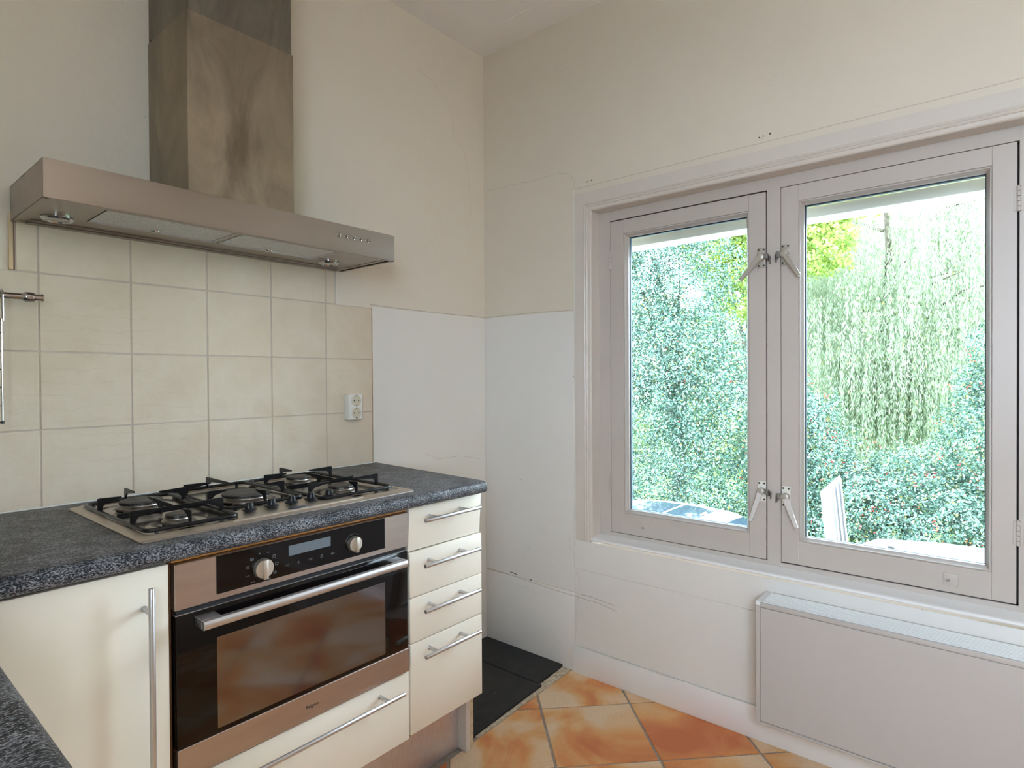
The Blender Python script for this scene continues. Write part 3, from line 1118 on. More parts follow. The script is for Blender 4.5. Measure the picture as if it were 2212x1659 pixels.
# tall-door cabinet in the corner
bc = thing('base_cabinet', (-1.76, -.3, .20), 'cream cabinet with one tall door and a long vertical bar handle, left of the oven', 'cabinet')
m = MB()
m.box(-1.925, -1.910, -.580, -.02, .205, .8600)
m.box(-1.617, -1.602, -.580, -.02, .205, .8600)
m.box(-1.925, -1.602, -.03, -.02, .205, .8600)
m.box(-1.925, -1.602, -.580, -.02, .205, .222)
m.build('carcass', M_cream_edge, bc)
dd = box('door', M_cream, (-1.915, -1.6020, FY, FY + TH, .2140, .8565), bc, .0022, 2)
bar_handle(dd, -1.6470, 0, (.300, .8290), (.780, .350), vertical=True)

# cabinet row under the side run of the worktop
sc = thing('side_cabinet', (-2.25, -1.6, .1), 'cream cabinet row under the worktop in the lower left corner', 'cabinet')
box('carcass', M_cream_edge, (XL + .01, -1.965, -2.37, -.65, .10, .861), sc)
for k in range(3):
    y0 = -.66 - k * .565
    dd = box('door', M_cream, (-1.964, -1.946, y0 - .560, y0, .214, .856), sc, .002, 2)
    MB().cyl((-1.906, y0 - .08, .45), (-1.906, y0 - .08, .82), .0056, seg=14).cyl((-1.946, y0 - .08, .78), (-1.906, y0 - .08, .78), .005, seg=12).cyl((-1.946, y0 - .08, .50), (-1.906, y0 - .08, .50), .005, seg=12).build('handle', M_nickel, dd)

pl = thing('plinth', (-1.2, -.485, 0), 'grey metallic plinth board under the cream cabinets', 'plinth')
box('board', M_plinth, (-1.925, -.6845, -.492, -.476, .002, .2035), pl, .001)
m = MB().box(-.6840, -.6650, -.530, -.06, .0015, .2035, .001)
m.build('end_panel', M_gloss, pl, label='white peeling end board')
m = MB().box(-.6648, -.6470, -.527, -.06, .0015, .2035, .001)
m.build('end_panel', plain('raw_chipboard', (.62, .50, .34), .9, var=.3, vscale=60, bmp=.5, bscale=90), pl, label='bare wood side of the end board')
crack_m = MB()
crack_m.ribbon([(-.6668, -.5308, .19), (-.6690, -.5308, .15), (-.6672, -.5308, .11), (-.6680, -.5308, .05), (-.6665, -.5308, .01)], .0018, (0, -1, 0))
crack_m.build('peeled_strip', M_crack, pl, smooth=0)

# ================================================================== BUILT-IN OVEN
ov = thing('built_in_oven', (-1.29, -.3, .41), 'built-in oven with black glass door, steel panel and bar handle', 'oven')
OY = -.606
box('housing', M_carcass, (-1.588, -.992, -.585, -.05, .409, .8515), ov)
cp = box('control_panel', M_steel, (-1.5935, -.9880, OY, -.580, .7590, .8535), ov, .0012)
gp = box('panel_glass', M_black_glass, (-1.5108, -1.0690, OY - .0016, OY + .001, .7715, .8520), cp, .0006)
box('display', M_display, (-1.3468, -1.2356, OY - .0021, OY - .001, .8147, .8383), cp)


def oven_knob(x, z, r):
    m = MB()
    m.lathe((x, OY - .0016, z), [(r * 1.0, 0), (r * 1.0, .0110), (r * .95, .0130), (0, .0132)], axis=(0, -1, 0), seg=40)
    k = m.build('oven_knob', M_steel_knob, cp)
    g_ = MB().box(x - r * .25, x + r * .25, OY - .0215, OY - .012, z - r * 1.06, z + r * .97, .0018, 2)
    g_.build('knob_grip', M_steel_knob, cp)


M_steel_knob = plain('knob_steel', (0.60, 0.56, 0.50), 0.45, 1.0, stretch=(1, 1, .1), var=.04, vscale=200)
oven_knob(-1.4110, .8035, .0215)
oven_knob(-1.1690, .8060, .0190)

# printed symbols: cooking modes round the left dial, touch keys under the display
SY = OY - .0020


def sym_rect(m, x, z, w_, h_, t=.0006):
    for (a, b, c_, d_) in [(x - w_, x + w_, z + h_ - t, z + h_), (x - w_, x + w_, z - h_, z - h_ + t), (x - w_, x - w_ + t, z - h_, z + h_), (x + w_ - t, x + w_, z - h_, z + h_)]:
        m.box(a, b, SY, SY + .0005, c_, d_)


def sym_ring(m, x, z, r, t=.0006, a0=0.0, a1=2 * math.pi, n=14):
    pts = [(x + r * math.cos(a0 + (a1 - a0) * k / n), SY, z + r * math.sin(a0 + (a1 - a0) * k / n)) for k in range(n + 1)]
    m.ribbon(pts, t, (0, -1, 0))


m = MB()
cx_, cz_ = -1.4110, .8035
for k in range(11):
    a = math.radians(100 - k * 32.7)
    X_, Z_ = cx_ + .0345 * math.cos(a), cz_ + .0335 * math.sin(a)
    if k == 0:
        sym_ring(m, X_, Z_, .0012)
    elif k in (2, 3, 4, 5, 9, 10):
        sym_rect(m, X_, Z_, .0036, .0029)
        if k in (4, 9):
            sym_ring(m, X_, Z_, .0014, .0005)
        if k in (5, 10):
            m.box(X_ - .0022, X_ + .0022, SY, SY + .0005, Z_ - .0003, Z_ + .0003)
        if k == 2:
            m.box(X_ - .0026, X_ + .0026, SY, SY + .0005, Z_ + .0036, Z_ + .0042)
    elif k in (1,):
        m.box(X_ - .003, X_ + .003, SY, SY + .0005, Z_ + .001, Z_ + .0017)
        m.box(X_, X_ + .003, SY, SY + .0005, Z_ - .001, Z_ - .0003)
    else:
        sym_ring(m, X_ + .0015, Z_, .0018)
        m.box(X_ - .0035, X_ - .0022, SY, SY + .0005, Z_ - .0008, Z_ + .0008)
m.build('dial_symbols', M_symbol, cp, smooth=0, kind='stuff')
m = MB()
zk = .7948
for x_ in (-1.3513,):
    sym_ring(m, x_ + .002, zk, .0024)
    m.box(x_ - .0045, x_ - .0006, SY, SY + .0005, zk - .0003, zk + .0003)
    m.box(x_ - .0045, x_ - .0038, SY, SY + .0005, zk - .0016, zk + .0003)
x_ = -1.3221
m.ribbon([(x_ - .0026, SY, zk), (x_, SY, zk + .0030), (x_ + .0026, SY, zk), (x_, SY, zk - .0030), (x_ - .0026, SY, zk)], .0006, (0, -1, 0))
m.box(x_ - .0005, x_ + .0005, SY, SY + .0005, zk - .0005, zk + .0005)
for x_ in (-1.2907, -1.2304):
    m.box(x_ - .0003, x_ + .0003, SY, SY + .0005, zk - .0032, zk + .0032)
    if x_ < -1.25:
        m.ribbon([(x_ - .0052, SY, zk + .0012), (x_ - .0035, SY, zk - .0015), (x_ - .0018, SY, zk + .0012)], .0006, (0, -1, 0))
        m.box(x_ + .0016, x_ + .0046, SY, SY + .0005, zk - .0010, zk - .0004)
        m.box(x_ + .0016, x_ + .0046, SY, SY + .0005, zk + .0004, zk + .0010)
    else:
        m.ribbon([(x_ - .0045, SY, zk + .0018), (x_ - .0020, SY, zk), (x_ - .0045, SY, zk - .0018)], .0006, (0, -1, 0))
        sym_ring(m, x_ + .0034, zk, .0016)
x_ = -1.2608
sym_ring(m, x_, zk, .0032)
m.ribbon([(x_, SY, zk + .0020), (x_, SY, zk), (x_ + .0014, SY, zk)], .0006, (0, -1, 0))
sym_ring(m, -1.1690, .8060, .0245, .0006, math.radians(55), math.radians(150), 20)
m.build('touch_key_symbols', M_symbol, cp, smooth=0, kind='stuff')

# door
dr = box('oven_door', M_door_glass, (-1.5920, -.9905, OY, -.582, .4755, .7475), ov, .0025, 2)
box('oven_window', M_oven_window, (-1.5112, -1.0692, OY - .0006, OY + .001, .4865, .6805), dr)
box('door_edge', M_alu, (-1.5920, -.9905, OY + .0015, -.590, .7476, .7490), dr)
box('door_gap', M_dark_gap, (-1.588, -.994, -.598, -.583, .7485, .7592), ov)
ft = box('lower_strip', M_steel, (-1.5905, -.9870, OY, -.582, .4100, .4745), ov, .0012)
lettering('Pelgrim', .0112, (-1.3050, OY - .0002, .4372), (1, 0, 0), (0, -1, 0), M_letter, ft)
hb = MB()
pts = []
sec = [(.0, -.0095), (.006, -.0105), (.011, -.0085), (.0135, -.003), (.0135, .003), (.011, .0085), (.006, .0105), (.0, .0095)]
hb.prism([(-s_[0], s_[1]) for s_ in sec], (-1.5560, OY - .034, .7290), (0, 1, 0), (0, 0, 1), (1, 0, 0), .5290, .0008)
h = hb.build('door_handle', M_alu, dr)
for (a, b) in ((-1.5560, -1.5160), (-1.0670, -1.0270)):
    box('handle_bracket', M_alu, (a, b, OY - .0345, OY + .001, .7195, .7385), dr, .001)

# ================================================================== GAS HOB
hob = thing('gas_hob', (-1.29, -.33, .901), 'steel five-burner gas hob with black pan supports, set in the worktop', 'hob')
HX0, HX1, HY0, HY1, HZ = -1.643, -.936, -.577, -.078, .9015
m = MB()


def rrect(x0, x1, y0, y1, r, z, n=6):
    out = []
    for (cx, cy, a0) in ((x1 - r, y1 - r, 0), (x0 + r, y1 - r, 90), (x0 + r, y0 + r, 180), (x1 - r, y0 + r, 270)):
        for k in range(n + 1):
            a = math.radians(a0 + 90 * k / n)
            out.append(Vector((cx + r * math.cos(a), cy + r * math.sin(a), z)))
    return out


def stack(mb, loops, cap_bottom=True, cap_top=True):
    rr = [[mb.bm.verts.new(p) for p in lp] for lp in loops]
    n = len(rr[0])
    for A, B in zip(rr, rr[1:]):
        for k in range(n):
            mb.bm.faces.new((A[k], A[(k + 1) % n], B[(k + 1) % n], B[k]))
    if cap_bottom:
        mb.bm.faces.new(rr[0][::-1])
    if cap_top:
        mb.bm.faces.new(rr[-1])


stack(m, [rrect(HX0, HX1, HY0, HY1, .010, HZ), rrect(HX0, HX1, HY0, HY1, .010, HZ + .0022), rrect(HX0 + .003, HX1 - .003, HY0 + .003, HY1 - .003, .009, HZ + .0042),
          rrect(HX0 + .016, HX1 - .016, HY0 + .022, HY1 - .016, .018, HZ + .0080), rrect(HX0 + .021, HX1 - .021, HY0 + .028, HY1 - .021, .020, HZ + .0080),
          rrect(HX0 + .024, HX1 - .024, HY0 + .032, HY1 - .024, .020, HZ + .0045)], cap_top=False)
m.build('hob_rim', M_hob_rim, hob, smooth=.25)
m = MB()
stack(m, [rrect(HX0 + .010, HX1 - .010, HY0 + .015, HY1 - .010, .018, HZ + .0005), rrect(HX0 + .010, HX1 - .010, HY0 + .015, HY1 - .010, .018, HZ + .0046)])
m.build('hob_pan', M_hob, hob, smooth=.25)
# raised control deck with its cut corners
m = MB()
deck = [(-1.455, HY0 + .012), (-1.437, HY0 + .028), (-1.420, -.478), (-1.385, -.462), (-1.175, -.462), (-1.140, -.478), (-1.123, HY0 + .028), (-1.105, HY0 + .012)]
m.prism(deck, (0, 0, HZ + .0035), (1, 0, 0), (0, 1, 0), (0, 0, 1), .0062, .0015)
m.build('control_deck', M_hob_rim, hob)
m = MB()
bd = [(-.0135, -.0062), (-.0165, 0), (-.0135, .0062), (.0, .0078), (.0135, .0062), (.0165, 0), (.0135, -.0062), (.0, -.0078)]
m.prism([(p[0] * 1.6, p[1] * 1.35) for p in bd], (-1.2890, HY0 + .0250, HZ + .0090), (1, 0, 0), (0, 1, 0), (0, 0, 1), .0020, .0004)
bg = m.build('badge', M_badge, hob)
lettering('Pelgrim', .0078, (-1.3025, HY0 + .0225, HZ + .01115), (1, 0, 0), (0, 0, 1), M_symbol, hob)

GZ = HZ + .0050
burners = [(-1.530, -.235, .0480), (-1.533, -.470, .0270), (-1.318, -.345, .0600), (-1.092, -.215, .0360), (-1.098, -.452, .0360)]
for (bx, by, br) in burners:
    k = br / .048
    # pressed dish in the plate
    dsh = MB()
    R0 = br + .040
    dsh.lathe((bx, by, GZ), [(R0, -.001), (R0 - .004, .0022), (R0 - .012, .0030), (R0 - .024, .0014), (br + .008, .0010), (br + .002, .0045), (0, .0045)], seg=40)
    dsh.build('burner_dish', M_hob, hob)
    b = MB()
    b.lathe((bx, by, GZ + .003), [(br + .006, 0), (br + .0065, .0045), (br + .003, .0075), (br - .001, .0090), (br - .002, .0115), (br - .0045, .0125), (br - .0045, .0165), (br * .5, .0170)], seg=48)
    br_o = b.build('burner', M_ring, hob)
    # flame ports: short ribs round the head
    b = MB()
    nn = int(26 * k) + 10
    for q in range(nn):
        a = 2 * math.pi * q / nn
        c_, s_ = math.cos(a), math.sin(a)
        p0 = Vector((bx + (br - .0070) * c_, by + (br - .0070) * s_, GZ + .0170))
        p1 = Vector((bx + (br - .0018) * c_, by + (br - .0018) * s_, GZ + .0170))
        b.cyl(p0, p1, .0013, seg=5)
    b.build('flame_ports', M_cap, br_o)
    b = MB()
    b.lathe((bx, by, GZ + .0190), [(0, -.001), (br - .003, -.001), (br - .001, .0010), (br - .0015, .0030), (br - .006, .0042), (br * .5, .0040), (0, .0036)], seg=40)
    b.build('burner_cap', M_cap, br_o)
    b = MB()
    b.cyl((bx - br * .75 - .012, by - br * .75, GZ), (bx - br * .75 - .012, by - br * .75, GZ + .010), .0013, seg=8)
    b.build('igniter', M_screw, br_o)

for (kx, ky) in [(-1.389, -.506), (-1.333, -.506), (-1.280, -.506), (-1.226, -.506), (-1.172, -.506)]:
    m = MB()
    m.lathe((kx, ky, HZ + .0095), [(.0070, 0), (.0070, .003), (.0165, .0040), (.0170, .0062), (.0155, .0080), (.0105, .0092), (.0092, .0200), (.0075, .0225), (0, .0232)], seg=32)
    m.box(kx - .0042, kx + .0042, ky - .0110, ky + .0110, HZ + .0170, HZ + .0312, .0035, 2)
    m.build('control_knob', M_knob, hob)

TOPZ = HZ + .0430


def finger(m, tip, foot, z_foot, top=TOPZ):
    """upright plate: leg at the frame, arm reaching over the burner and tapering to its tip"""
    a, b = Vector(foot), Vector(tip)
    d = (b - a)
    Ln = d.length
    d = d.normalized()
    ex = Vector((d.x, d.y, 0))
    s = Vector((-d.y, d.x, 0))
    t = .0040
    H = top - z_foot
    poly = [(-.003, 0), (.0075, 0), (.0085, H - .020), (.0160, H - .0120), (Ln, H - .0050), (Ln + .001, H - .0028), (Ln, H - .0008), (.004, H + .0010), (-.0025, H)]
    m.prism(poly, Vector((a.x, a.y, z_foot)) - s * t / 2, ex, (0, 0, 1), s, t, .0008)


def support(frame, bars, fingers, tails=()):
    m = MB()
    x0, x1, y0, y1 = frame
    lp = rrect(x0, x1, y0, y1, .018, GZ + .0085, 5)
    m.tube(lp, .0046, 8, closed=True)
    for (a, b) in bars:
        m.box(min(a[0], b[0]) - (.002 if a[0] == b[0] else 0), max(a[0], b[0]) + (.002 if a[0] == b[0] else 0), min(a[1], b[1]) - (.002 if a[1] == b[1] else 0), max(a[1], b[1]) + (.002 if a[1] == b[1] else 0), GZ + .0075, GZ + .0205, .001)
    ps = m.build('pan_support', M_iron, hob)
    for tip, foot in fingers:
        q = MB()
        finger(q, tip, foot, GZ + .0060)
        q.build('finger', M_iron, ps)
    for (cx, cy) in ((x0 + .02, y0), (x1 - .02, y0), (x0 + .02, y1), (x1 - .02, y1)):
        MB().cyl((cx, cy, GZ), (cx, cy, GZ + .006), .004, .0035, seg=8).build('rubber_foot', M_knob, ps)


LG = (-1.620, -1.428, -.535, -.125)
support(LG, [((-1.620, -.362), (-1.428, -.362))],
        [((-1.530, -.190), (-1.530, -.125)), ((-1.572, -.235), (-1.620, -.235)), ((-1.488, -.235), (-1.428, -.235)), ((-1.530, -.285), (-1.530, -.362)),
         ((-1.533, -.500), (-1.533, -.535)), ((-1.562, -.452), (-1.620, -.452)), ((-1.500, -.452), (-1.428, -.452)), ((-1.533, -.436), (-1.533, -.362))])
MG = (-1.414, -1.212, -.448, -.110)
support(MG, [],
        [((-1.345, -.200), (-1.414, -.200)), ((-1.318, -.400), (-1.318, -.448)), ((-1.368, -.345), (-1.414, -.345)), ((-1.262, -.345), (-1.212, -.345)), ((-1.318, -.270), (-1.318, -.110))])
RG = (-1.198, -.975, -.525, -.110)
support(RG, [((-1.198, -.335), (-.975, -.335))],
        [((-1.092, -.178), (-1.092, -.110)), ((-1.130, -.215), (-1.198, -.215)), ((-1.054, -.215), (-.975, -.215)), ((-1.092, -.255), (-1.092, -.335)),
         ((-1.098, -.490), (-1.098, -.525)), ((-1.134, -.452), (-1.198, -.452)), ((-1.060, -.452), (-.975, -.452)), ((-1.098, -.412), (-1.098, -.335))])

# ================================================================== EXTRACTOR HOOD
hd = thing('extractor_hood', (-1.26, -.15, 1.61), 'stainless steel chimney extractor hood with a tarnished duct above the hob', 'extractor hood')
X0, X1, Y0, Z0, Z1 = -1.7335, -.7850, -.3070, 1.6185, 1.7040
m = MB()
m.box(X0, X1, Y0, Y0 + .0015, Z0, Z1)
m.box(X0, X0 + .0015, Y0, -.001, Z0, Z1)
m.box(X1 - .0015, X1, Y0, -.001, Z0, Z1)
m.box(X0, X1, Y0, -.001, Z1 - .0015, Z1)
m.box(X0, X1, Y0, Y0 + .010, Z0, Z0 + .0015)
m.box(X0, X0 + .010, Y0, -.001, Z0, Z0 + .0015)
m.box(X1 - .010, X1, Y0, -.001, Z0, Z0 + .0015)
m.build('canopy', M_hood, hd)
m = MB()
m.box(X0 + .010, -1.608, Y0 + .010, -.012, Z0 + .0045, Z0 + .006)
m.box(-.982, X1 - .030, Y0 + .010, -.012, Z0 + .0045, Z0 + .006)
m.box(-1.608, -.982, Y0 + .010, Y0 + .036, Z0 + .0045, Z0 + .006)
m.box(-1.608, -.982, -.122, -.012, Z0 + .0045, Z0 + .006)
m.box(-1.302, -1.288, Y0 + .036, -.122, Z0 + .0045, Z0 + .006)
m.box(X0 + .03, X1 - .03, -.028, -.002, Z0 - .0010, Z0 + .005, .001)
m.box(X0 + .03, X1 - .03, -.048, -.034, Z0 + .001, Z0 + .005, .001)
m.build('underside_panel', M_hood, hd)
box('side_lip', M_hood, (X1 - .030, X1 - .010, Y0 + .010, -.012, Z0 + .003, Z0 + .0045), hd)
for (a, b) in ((-1.606, -1.303), (-1.287, -.984)):
    f = box('grease_filter', M_filter, (a, b, Y0 + .037, -.123, Z0 + .0060, Z0 + .0075), hd)
    mr = MB()
    mr.box(a, b, -.1270, -.1235, Z0 + .003, Z0 + .0065)
    mr.box(a, a + .003, Y0 + .037, -.123, Z0 + .003, Z0 + .0065)
    mr.box(b - .003, b, Y0 + .037, -.123, Z0 + .003, Z0 + .0065)
    mr.build('filter_rim', M_alu, f)
    MB().cyl(((a + b) / 2, -.135, Z0 + .006), ((a + b) / 2, -.135, Z0 + .001), .013, .011, seg=20, bev=.001).build('filter_latch', M_chrome, f)
for (lx, ly) in ((-1.6640, -.112), (-.9154, -.120)):
    l_ = MB().lathe((lx, ly, Z0 + .0045), [(.0340, 0), (.0340, .004), (.0305, .0085), (.0240, .0090), (.0225, .0060)], axis=(0, 0, -1), seg=36)
    lo = l_.build('lamp', M_chrome, hd)
    MB().lathe((lx, ly, Z0 + .0015), [(.0228, 0.002), (.0228, .003), (.012, .0042), (0, .0045)], axis=(0, 0, -1), seg=30).build('lamp_lens', plain('frosted_lens', (.55, .54, .5), .4), lo)
for k in range(5):
    bx = -1.0015 + k * .0263
    MB().lathe((bx, Y0, 1.6690), [(.0060, -.001), (.0060, .002), (.0044, .0025), (.0044, .0090), (.0036, .0105), (0, .0108)], axis=(0, -1, 0), seg=18).build('push_button', M_chrome, hd)
box('duct_cover', M_chimney, (-1.4215, -1.1245, -.2640, -.0010, 1.7041, 2.1830), hd, .0008, label='tarnished brown lower duct cover')
box('duct_cover', M_chimney2, (-1.4190, -1.1275, -.2615, -.0010, 2.1825, 2.7235), hd, .0008, label='stained upper duct cover')
MB().cyl((-1.4230, -.022, 2.187), (-1.4212, -.022, 2.187), .0032, seg=10).build('screw', M_screw, hd)

# ================================================================== SOCKET
so = thing('double_socket', (-.750, -.017, 1.12), 'cream double wall socket on the tiles right of the hob', 'socket')
sx0, sx1, sz0, sz1 = -.7800, -.7185, 1.0750, 1.1690
m = MB().box(sx0, sx1, -.0350, .0005, sz0, sz1, .0035, 3)
body = m.build('socket_body', M_socket, so)
for zc in (1.1452, 1.1000):
    m = MB()
    xc = (sx0 + sx1) / 2 + .0015
    m.lathe((xc, -.0352, zc), [(.0222, -.0002), (.0222, .0010), (.0205, .0012), (.0200, .0002)], axis=(0, -1, 0), seg=36)
    m.build('socket_rim', M_socket, so)
    m = MB()
    m.lathe((xc, -.0351, zc), [(.0202, 0), (.0202, .0006), (0, .0006)], axis=(0, -1, 0), seg=36)
    well = m.build('socket_well', M_socket_in, so)
    for sx in (-.0095, .0095):
        MB().cyl((xc + sx, -.0362, zc), (xc + sx, -.0350, zc), .0026, seg=12).build('pin_hole', M_screw, well)
    for sz in (-.0182, .0182):
        box('earth_clip', M_screw, (xc - .0030, xc + .0030, -.0368, -.0352, zc + sz - .0016, zc + sz + .0016), well)

# ================================================================== UTENSIL RAIL + HANGING RACK
ra = thing('utensil_rail', (-1.72, -.05, 1.43), 'chrome utensil rail on the tiles at the left edge', 'rail')
m = MB()
m.cyl((-2.35, -.050, 1.4305), (-1.7215, -.050, 1.4305), .0078, seg=24)
m.build('tube', M_chrome, ra)
m = MB()
m.lathe((-1.7225, -.050, 1.4305), [(.0080, 0), (.0100, .002), (.0125, .008), (.0128, .016), (.0112, .024), (.0080, .0255), (.0080, .038), (.0100, .0385), (.0100, .0410), (.0085, .0418), (0, .042)], axis=(1, 0, 0), seg=28)
m.build('end_stop', M_chrome, ra)
for x_ in (-2.30, -1.83):
    MB().cyl((x_, -.050, 1.4305), (x_, .0005, 1.4305), .006, seg=16).cyl((x_, -.004, 1.4305), (x_, .0005, 1.4305), .014, seg=20).build('wall_bracket', M_chrome, ra)
rk = thing('wire_rack', (-1.86, -.075, 1.12), 'shiny wire rack hanging from the utensil rail', 'rack')
m = MB()
m.tube([(-1.7640, -.062, 1.372), (-1.7640, -.062, 1.1275), (-1.960, -.062, 1.1275), (-1.960, -.062, 1.372)], .0026, 8, closed=True)
for z_ in (1.339, 1.296, 1.253, 1.210, 1.168):
    m.tube([(-1.9600, -.062, z_), (-1.7635, -.062, z_)], .0014, 6)
for x_ in (-1.80, -1.84, -1.88, -1.92):
    m.tube([(x_, -.062, 1.372), (x_, -.062, 1.1275)], .0014, 6)
m.build('grid', M_chrome, rk)
for x_ in (-1.7605, -1.95):
    pts = [(x_, -.062, 1.368), (x_, -.060, 1.405)] + [(x_, -.050 + .0118 * math.cos(math.radians(a)), 1.4305 + .0118 * math.sin(math.radians(a))) for a in range(200, -10, -20)]
    MB().tube(pts, .0026, 8).build('hook', M_chrome, rk)
MB().lathe((-1.7640, -.062, 1.1275), [(0, -.004), (.004, -.0028), (.004, .0028), (0, .004)], seg=12).build('end_knob', M_screw, rk)

# ================================================================== OUTSIDE
GZo = -1.58
box('ground', M_ground, (.26, 9.2, -14, 16, GZo - .1, GZo), None, kind='structure')
box('verge', M_grass, (5.4, 60, -40, 50, GZo - .1, GZo + .04), None, kind='structure')
box('outer_wall', M_brick, (.05, .26, -6, 6, GZo, -.1), None, kind='structure')


def leaf_cloud(name, mat, pos, nrm, size, aspect, tint, parent, fold=.25):
    """one mesh of many small folded leaves: pos Nx3, nrm Nx3, size N"""
    N = len(pos)
    nrm = nrm / (np.linalg.norm(nrm, axis=1, keepdims=True) + 1e-9)
    rnd = rng.normal(size=(N, 3))
    t = np.cross(nrm, rnd)
    t /= (np.linalg.norm(t, axis=1, keepdims=True) + 1e-9)
    s = np.cross(nrm, t)
    Ls = size[:, None]
    Wd = Ls * aspect
    v = np.empty((N, 6, 3), np.float32)
    lift = nrm * Ls * fold * .3
    v[:, 0] = pos - t * Ls * .5
    v[:, 1] = pos - t * Ls * .22 + s * Wd * .46 + lift
    v[:, 2] = pos + t * Ls * .18 + s * Wd * .42 + lift
    v[:, 3] = pos + t * Ls * .5
    v[:, 4] = pos + t * Ls * .18 - s * Wd * .42 + lift
    v[:, 5] = pos - t * Ls * .22 - s * Wd * .46 + lift
    base = (np.arange(N) * 6)[:, None]
    f = np.concatenate([base + np.array([[0, 1, 2, 3]]), base + np.array([[0, 3, 4, 5]])], axis=1).reshape(-1, 4)
    me = bpy.data.meshes.new(name)
    me.vertices.add(N * 6)
    me.vertices.foreach_set('co', v.reshape(-1))
    me.loops.add(len(f) * 4)
    me.loops.foreach_set('vertex_index', f.reshape(-1).astype(np.int32))
    me.polygons.add(len(f))
    me.polygons.foreach_set('loop_start', np.arange(0, len(f) * 4, 4, dtype=np.int32))
    at = me.attributes.new('leaf_tint', 'FLOAT', 'POINT')
    at.data.foreach_set('value', np.repeat(tint, 6).astype(np.float32))
    me.update()
    me.validate()
    me.materials.append(mat)
    o = bpy.data.objects.new(name, me)
    C.objects.link(o)
    o.parent = parent
    o.matrix_parent_inverse = Matrix.Translation(-world_loc(parent))
    o['kind'] = 'stuff'
    return o


def blob_points(blobs, n, depth=.22, rough=.20):
    """points on lumpy ellipsoid shells; blobs: (cx,cy,cz,rx,ry,rz)"""
    ar = np.array([b[3] * b[4] + b[4] * b[5] + b[3] * b[5] for b in blobs])
    cnt = (n * ar / ar.sum()).astype(int)
    P_, N_ = [], []
    for b, c in zip(blobs, cnt):
        d = rng.normal(size=(c, 3))
        d /= np.linalg.norm(d, axis=1, keepdims=True)
        d[:, 0] = np.where(rng.random(c) < .7, -np.abs(d[:, 0]), d[:, 0])
        ph = rng.random(6) * 6.28
        bumpy = 1 + rough * (np.sin(d[:, 1] * 9 + ph[0]) * np.sin(d[:, 2] * 8 + ph[1]) + .6 * np.sin(d[:, 0] * 17 + ph[2]) * np.sin(d[:, 2] * 19 + ph[3]))
        rad = bumpy * (1 - depth * rng.random(c) ** 1.6)
        p = np.array(b[:3]) + d * np.array(b[3:]) * rad[:, None]
        P_.append(p)
        N_.append(d / np.array(b[3:]))
    return np.concatenate(P_), np.concatenate(N_)


def tree(name, label, cat, base, trunk, blobs, n, mat, size, aspect, tint_fn=None, berries=0, group=None, spread=.8, limbs=10):
    t = thing(name, base, label, cat, group)
    m = MB()
    bx, by, bz = base
    m.tube([(bx, by, bz - .05), (bx + .04, by - .05, bz + trunk[1] * .5), (bx, by + .03, bz + trunk[1])], [trunk[0], trunk[0] * .8, trunk[0] * .4], 10)
    for k in range(limbs):
        b = blobs[k % len(blobs)]
        z0 = bz + trunk[1] * random.uniform(.3, .95)
        tgt = Vector((b[0] + random.uniform(-.6, .6) * b[3], b[1] + random.uniform(-.7, .7) * b[4], b[2] + random.uniform(-.2, .8) * b[5]))
        st = Vector((bx, by, z0))
        mid = st.lerp(tgt, .5) + Vector((0, 0, .15))
        m.tube([st, mid, tgt], [trunk[0] * .35, trunk[0] * .2, .008], 6)
    m.build('trunk', M_bark, t)
    p, nr = blob_points(blobs, n)
    keep = p[:, 2] > GZo + .02
    p, nr = p[keep], nr[keep]
    nn = nr / np.linalg.norm(nr, axis=1, keepdims=True) + rng.normal(size=p.shape) * spread + np.array([0, 0, .45])
    tint = rng.random(len(p)) * .9 + .02 if tint_fn is None else tint_fn(len(p))
    leaf_cloud('foliage', mat, p, nn, size * rng.uniform(.65, 1.25, len(p)), aspect, tint, t)
    if berries:
        p, nr = blob_points(blobs, berries, .05)
        keep = p[:, 2] > GZo + .3
        p = p[keep] + nr[keep] / np.linalg.norm(nr[keep], axis=1, keepdims=True) * .02
        q = MB()
        ico = bmesh.new()
        bmesh.ops.create_icosphere(ico, subdivisions=1, radius=1.0)
        iv = np.array([v.co[:] for v in ico.verts])
        fi = [[v.index for v in f.verts] for f in ico.faces]
        ico.free()
        V, F = [], []
        for c in p:
            for _ in range(random.randint(1, 4)):
                cc = c + rng.normal(size=3) * .012
                o0 = len(V)
                V.extend((cc + iv * .0062).tolist())
                F.extend([[a + o0 for a in f] for f in fi])
        q.bm.free()
        me = bpy.data.meshes.new('berries')
        me.from_pydata(V, [], F)
        me.materials.append(M_berry)
        q = bpy.data.objects.new('berries', me)
        C.objects.link(q)
        q.parent = t
        q.matrix_parent_inverse = Matrix.Translation(-world_loc(t))
        q['kind'] = 'stuff'
    return t


def holly_tint(n):
    a = rng.random(n) * .84
    k = rng.random(n)
    a[k > .955] = .95
    a[k > .985] = 1.0
    return a


